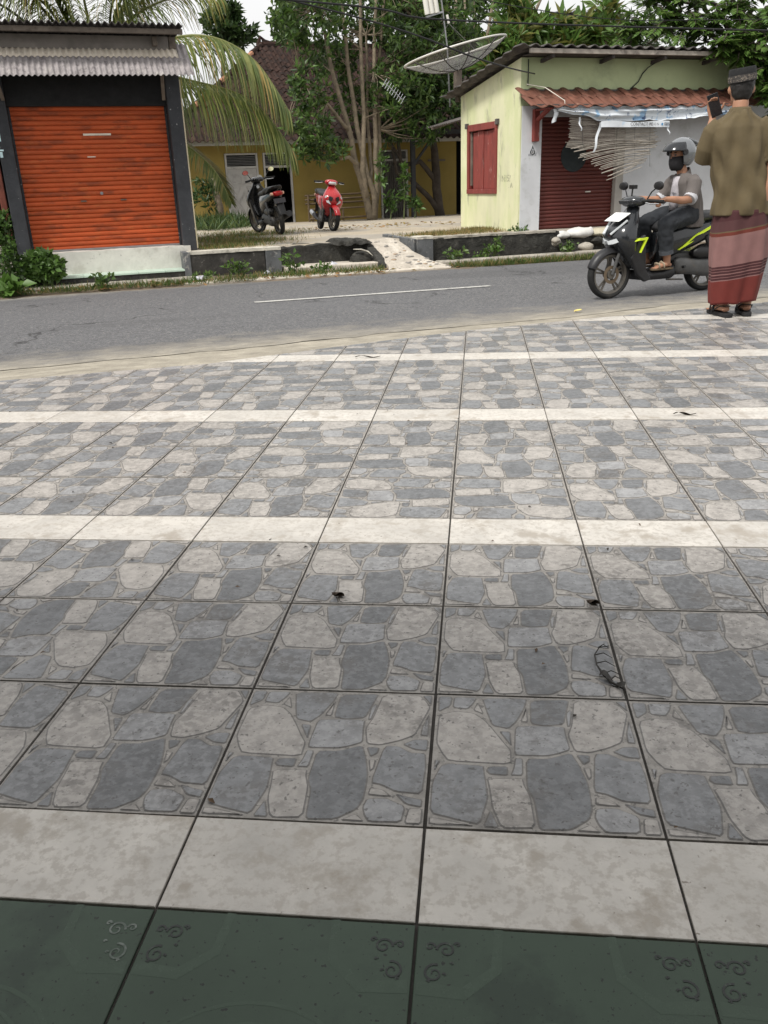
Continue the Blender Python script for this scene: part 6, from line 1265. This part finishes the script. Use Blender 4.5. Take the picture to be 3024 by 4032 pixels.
# sarong
def sarong_mat():
    m = bpy.data.materials.new('striped_sarong'); m.use_nodes = True; n = m.node_tree.nodes; l = m.node_tree.links.new; b = n['Principled BSDF']; tc = n.new('ShaderNodeTexCoord'); sx = n.new('ShaderNodeSeparateXYZ'); l(tc.outputs['Object'], sx.inputs[0])
    mm = n.new('ShaderNodeMath'); mm.operation = 'MULTIPLY_ADD'; mm.inputs[1].default_value = -.16; l(sx.outputs['X'], mm.inputs[0]); l(sx.outputs['Z'], mm.inputs[2])
    cr_ = n.new('ShaderNodeValToRGB'); e = cr_.color_ramp; e.interpolation = 'CONSTANT'; red, mar, pink, brn, rust = (.130,.018,.013), (.045,.009,.011), (.205,.104,.098), (.062,.020,.021), (.11,.018,.009)
    st = [(0,red),(.285,pink),(.291,mar),(.306,pink),(.312,mar),(.327,pink),(.333,mar),(.348,pink),(.354,mar),(.369,pink),(.375,mar),(.390,pink),(.60,rust),(.625,(.10,.07,.035)),(.632,brn),(.70,mar)]
    e.elements[0].position = 0; e.elements[0].color = (*red,1); e.elements[1].position = .285; e.elements[1].color = (*pink,1)
    for p_, c_ in st[2:]: q = e.elements.new(p_); q.color = (*c_,1)
    l(mm.outputs[0], cr_.inputs[0]); nz = n.new('ShaderNodeTexNoise'); nz.inputs['Scale'].default_value = 14; l(tc.outputs['Object'], nz.inputs[0]); mr = n.new('ShaderNodeMapRange'); mr.inputs[3].default_value = .82; mr.inputs[4].default_value = 1.16; l(nz.outputs['Fac'], mr.inputs[0])
    mu = n.new('ShaderNodeMixRGB'); mu.blend_type = 'MULTIPLY'; mu.inputs[0].default_value = 1; l(cr_.outputs[0], mu.inputs[1]); l(mr.outputs[0], mu.inputs[2]); l(mu.outputs[0], b.inputs['Base Color']); b.inputs['Roughness'].default_value = .85
    w_ = n.new('ShaderNodeTexNoise'); w_.inputs['Scale'].default_value = 250; l(tc.outputs['Object'], w_.inputs[0]); bp = n.new('ShaderNodeBump'); bp.inputs['Strength'].default_value = .2; bp.inputs['Distance'].default_value = .002; l(w_.outputs['Fac'], bp.inputs['Height']); l(bp.outputs[0], b.inputs['Normal']); return m
rings = []
for i in range(36):
    f = i/35; z_ = .105+.65*f; hw = float(np.interp(z_, [.1,.2,.4,.6,.75], [.160,.178,.200,.202,.185])); hd = float(np.interp(z_, [.1,.3,.6,.75], [.13,.15,.155,.135])); cx = float(np.interp(z_, [.1,.4,.75], [-.018,-.012,-.02])); r_ = []
    for j in range(72):
        a = 2*PI*j/72; fold = .012*(1-f*.3)*math.sin(3*a+1.2+1.5*(1-f))+.008*math.sin(7*a+2.5*f+.5)*(1-.5*f)+.006*math.sin(11*a-3*f)+(.02*max(0,math.cos(a-PI*1.72))**12)*(1-.3*f)
        zz = z_ + (.016*math.cos(a-.2) if i == 0 else .016*math.cos(a-.2)*(1-f)) + .004*math.sin(5*a)*(1-f)
        r_.append(mw(cx+(hw+fold)*math.cos(a), (hd+fold)*math.sin(a), zz))
    rings.append(r_)
o = t.part('sarong', MB().loft(rings, cap=False), sarong_mat(), smooth='full'); so = o.modifiers.new('solid', 'SOLIDIFY'); so.thickness = .004
# sandals
m_sand2 = mat('sandal_rubber', (.014,.014,.015), .7, .2, 9, .2, 60)
for fx, fy, yaw in ((-.075,-.03,-.18),(.10,.02,.12)):
    c_, s_ = math.cos(yaw), math.sin(yaw); F = lambda x, y, z_: mw(fx+x*c_+y*s_, fy-x*s_+y*c_, z_)
    out = [(-.036,-.095),(-.018,-.115),(.018,-.115),(.036,-.095),(.038,0),(.048,.09),(.05,.15),(.035,.205),(0,.22),(-.035,.205),(-.05,.15),(-.046,.09),(-.038,0)]
    sl = t.part('sandal', MB().prism(smooth_poly(out,1), lambda a, b: F(a,b,.030-.008*max(0,b)*4*.2), lambda a, b: F(a,b,.002)), m_sand2, bevel=.004)
    for y in (.075,.12): t.part('strap', MB().tube([F(.05,y,.02), F(.042,y,.068), F(0,y+.005,.086 if y < .1 else .072), F(-.042,y,.066), F(-.05,y,.02)], .011, 8, flat=.4), m_sand2, sl, smooth='full')
    t.part('heel_strap', MB().tube([F(.045,.06,.04), F(.04,-.02,.075), F(0,-.085,.085), F(-.04,-.02,.075), F(-.045,.06,.04)], .008, 8, flat=.5), m_sand2, sl, smooth='full')
# phone held up
ph = Vector(mw(-.215,.255,1.462)); o = single('mobile_phone', MB().box(-.04,.04,-.0045,.0045,-.078,.078), m_plast, (0,0,0), 'dark mobile phone held up in the left hand of the man in the sarong', 'phone', rot=0, bevel=.004); o.location = ph; o.rotation_euler = (math.radians(-8), math.radians(-18), math.radians(8))
s3 = MB().box(-.036,.036,-.0053,-.0047,-.072,.072).build('screen', m_bodyk, o)
# ---------------------------------------------------------------- rider (in the scooter's local frame, then placed with it)
SC = .97
t = Thing('person', (0,0,0), 'scooter rider in grey shirt, dark rolled trousers and grey helmet with black mask', 'person', rot=0)
t.e.location = BIKE.e.location; t.e.rotation_euler = BIKE.e.rotation_euler; t.e.scale = (SC,)*3
mb = MB()
HC = (-.155,0,1.425)
pt = head(mb, HC, (1,.06,-.05), (0,0,1), 1.0)
limb(mb, [(-.175,0,1.34),(-.205,0,1.27),(-.235,0,1.20)], [.052,.055,.075])
limb(mb, [(-.235,0,1.22),(-.27,0,1.08),(-.30,0,.95),(-.30,0,.86)], [.06,.085,.085,.09], 16)
limb(mb, [(-.235,.15,1.165),(-.235,0,1.19),(-.235,-.15,1.165)], [.045,.05,.045])
for s_ in (1,-1):
    limb(mb, [(-.235,s_*.155,1.165),(-.20,s_*.215,1.06),(-.16,s_*.235,.99),(-.02,s_*.26,.985),(.10,s_*.275,1.0),(.20,s_*.28,1.005)], [.052,.047,.042,.040,.034,.025])
    hand(mb, (.195,s_*.28,1.01), (.85,0,-.25), (.1,-s_*1,.0), (.1,0,-1), .75, .95)
    limb(mb, [(-.30,s_*.09,.83),(-.10,s_*.155,.80),(.075,s_*.185,.74)], [.06,.055,.042]); limb(mb, [(.075,s_*.185,.735),(.07,s_*.18,.60),(.04,s_*.175,.46),(.02,s_*.17,.34)], [.040,.042,.044,.036])
    limb(mb, [(-.03,s_*.165,.325),(.03,s_*.165,.335),(.09,s_*.165,.325),(.15,s_*.168,.312)], [.028,.038,.04,.036], 12, .7)
    for k in range(5): limb(mb, [(.16,s_*(.140+.014*k),.305),(.205-.005*abs(k-1),s_*(.138+.015*k),.302)], [.010,.008], 8)
remesh(t.part('body', mb, m_skin), .0062, 5)
for sg in (-1,1): t.part('eye', MB().sphere(pt(.083,sg*.032,.012), .0125, 10, 8), mat('eye_dark', (.12,.09,.08), .3), smooth='full'); t.part('eyebrow', MB().tube([pt(.092,sg*.02,.034), pt(.088,sg*.05,.034)], .005, 6), m_hair)
m_mask = mat('black_mask', (.012,.011,.013), .9, .2, 20, .3, 60)
t.part('face_mask', MB().loft([[pt(x+rx*math.cos(a), ry*math.sin(a), z_) for a in np.linspace(-PI*.62, PI*.62, 19)] for z_, x, rx, ry in ((-.145,.03,.055,.05),(-.118,.03,.078,.066),(-.08,.02,.102,.076),(-.045,.014,.108,.082),(-.02,.010,.105,.083),(-.005,.006,.106,.082))], closed=False, cap=False), m_mask, smooth='full').modifiers.new('solid','SOLIDIFY').thickness = .006
m_helm = mat('helmet_grey', (.15,.16,.172), .25, .06, 4, 0, 10, coat=.7); m_visor = mat('smoke_visor', (.018,.02,.023), .10, .05, 4, 0, 10, spec=.5)
mb = MB(); HR, HW, HH = .158, .132, .15; hc_ = pt(-.022,0,.03)
def hs_(th, ph, k=1.0): return (hc_.x+k*HR*math.sin(th)*math.cos(ph)*(1.06 if math.cos(ph) < 0 else 1), hc_.y+k*HW*math.sin(th)*math.sin(ph), hc_.z+k*HH*math.cos(th)*(1.0 if math.cos(th) > 0 else 1.12))
def shell(a, b):
    ph = 2*PI*a; fr = math.cos(ph); lo = float(np.interp(fr, [-1,-.2,.25,.5,1], [2.45,2.5,2.35,1.38,1.28])); return hs_(.001+lo*b, ph)
mb.grid(shell, 48, 16); hl = t.part('helmet', mb, m_helm, smooth='full'); sd2 = hl.modifiers.new('solid','SOLIDIFY'); sd2.thickness = .018
mb = MB(); mb.grid(lambda a, b: hs_(.88+.62*b, (a-.5)*2*1.3, 1.045+.30*b*max(0,math.cos((a-.5)*2.4))), 24, 8); t.part('visor', mb, m_visor, hl, smooth='full').modifiers.new('solid','SOLIDIFY').thickness = .003
for s_ in (-1,1): t.part('visor_pivot', MB().tube([(hc_.x+.05,hc_.y+s_*.118,hc_.z),(hc_.x+.05,hc_.y+s_*.142,hc_.z)], .03, 14), m_plastg, hl, smooth=True)
t.part('rear_spoiler', MB().loft([ringsec(x, 0, z_, hw, hh, 'x', 12, 3) for x, z_, hw, hh in ((hc_.x-.05,hc_.z+.135,.05,.012),(hc_.x-.13,hc_.z+.10,.07,.018),(hc_.x-.19,hc_.z+.065,.06,.008))]), m_helm, hl, smooth='full')
t.part('chin_strap', MB().tube([(hc_.x+.03,hc_.y+.085,hc_.z-.10),pt(.03,.0,-.15),(hc_.x+.03,hc_.y-.085,hc_.z-.10)], .008, 6), m_plast, hl)
m_gsh = mat('grey_shirt', (.118,.104,.098), .9, .12, 8, .3, 120, rndm=False, bdist=.004); m_cuff = mat('pale_cuff', (.40,.40,.42), .9, .15, 20, .2, 60); m_tee = mat('white_print_tee', (.36,.34,.36), .9, .3, 18, .1, 50, stain=((.05,.05,.06), 16, .55, .8))
mb = MB(); shr = [(.70,-.33,.185,.165),(.76,-.33,.19,.175),(.86,-.315,.185,.165),(.97,-.295,.185,.148),(1.07,-.272,.192,.140),(1.16,-.248,.19,.118),(1.215,-.235,.14,.085),(1.25,-.222,.075,.068)]
zs_ = np.linspace(.70, 1.25, 34)
mb.loft([[(cx+(hd+drape(a, z_, .010))*math.cos(a), (hw+drape(a+1, z_, .010))*math.sin(a), z_) for a in [2*PI*j/64 for j in range(64)]] for z_, cx, hw, hd in zip(zs_, I(1), I(2), I(3))])
for s_ in (1,-1): limb(mb, [(-.235,s_*.14,1.185),(-.23,s_*.19,1.15),(-.20,s_*.215,1.07),(-.155,s_*.238,1.0)], [.07,.075,.074,.068], 14)
o = remesh(t.part('shirt', mb, m_gsh), .0075, 2)
for s_ in (1,-1): t.part('rolled_cuff', MB().tube([(-.175,s_*.230,1.02),(-.135,s_*.242,.988)], .071, 16), m_cuff, smooth=True)
t.part('tee_shirt', MB().loft([[(-.17+.02*k+x*.0+.055*math.cos(a)+(1.2-z_)*.10, .055*math.sin(a), z_) for a in [2*PI*j/14 for j in range(14)]] for k, z_ in ((0,1.22),(.3,1.12),(.2,1.0),(0,.88)) for x in (0,)]), m_tee, smooth='full')
t.part('collar', MB().loft([[(-.215+rx*math.cos(a), ry*math.sin(a), z_-.05*(math.cos(a))) for a in np.linspace(.5, 2*PI-.5, 20)] for z_, rx, ry in ((1.20,.095,.088),(1.255,.078,.074),(1.262,.070,.068))], closed=False, cap=False), m_gsh, smooth='full').modifiers.new('solid','SOLIDIFY').thickness = .008
m_jean = mat('dark_denim', (.022,.025,.030), .9, .25, 8, .3, 90, rndm=False); mb = MB()
limb(mb, [(-.40,0,.82),(-.30,0,.83),(-.2,0,.82)], [.10,.165,.13], 16)
for s_ in (1,-1): mb.sphere((.088,s_*.185,.75), .086, 14, 10); limb(mb, [(-.30,s_*.09,.83),(-.10,s_*.155,.805),(.09,s_*.185,.75)], [.115,.105,.086], 16); limb(mb, [(.09,s_*.185,.755),(.085,s_*.183,.66),(.06,s_*.18,.55),(.045,s_*.176,.46)], [.082,.080,.074,.072], 16)
remesh(t.part('trousers', mb, m_jean), .010, 4, (.06,.022))
for s_ in (1,-1): t.part('rolled_hem', MB().tube([(.052,s_*.177,.485),(.043,s_*.175,.445)], .076, 18), mat('denim_hem', (.06,.065,.075), .9, .2, 20, .2, 60), smooth=True)
m_slp = mat('brown_sandal', (.12,.085,.05), .7, .2, 9, .2, 60)
for s_ in (1,-1):
    sl = t.part('sandal', MB().prism(smooth_poly([(-.06,s_*.135),(-.06,s_*.195),(.06,s_*.20),(.17,s_*.215),(.225,s_*.19),(.225,s_*.14),(.17,s_*.12),(.06,s_*.13)],1), lambda a, b: (a,b,.300), lambda a, b: (a,b,.281)), m_slp, bevel=.004)
    for x in (.085,.145): t.part('strap', MB().tube([(x,s_*.122,.30),(x,s_*.13,.345),(x+.01,s_*.167,.362 if x < .1 else .348),(x,s_*.205,.343),(x,s_*.212,.30)], .016, 8, flat=.35), mat('strap_tan', (.30,.25,.18), .6), sl, smooth='full')
# ================================================================ PORCH BEHIND THE CAMERA (unseen, its roof edge placed to shade the near tiles)
m_ceil = mat('porch_ceiling', (.40,.38,.34), .9, .1, 2, .2, 20); m_pw = mat('porch_wall', (.34,.36,.32), .9, .1, 2, .2, 20)
t = Thing('porch', (0,-3.0,0), 'unseen porch roof and back wall assumed behind the camera to shade the near tiles', 'porch', rot=0)
t.part('roof', MB().box(-7,7,-4.2,-.35,2.55,2.7), m_ceil); t.part('back_wall', MB().box(-7,7,-4.0,-3.8,0.002,2.549), m_pw); t.part('side_wall', MB().box(3.4,3.6,-3.79,-.8,0.002,2.549), m_pw)
for x in (-3.4,3.5): t.part('post', MB().box(x-.09,x+.09,-.75,-.57,0.002,2.549), m_pw, bevel=.01)
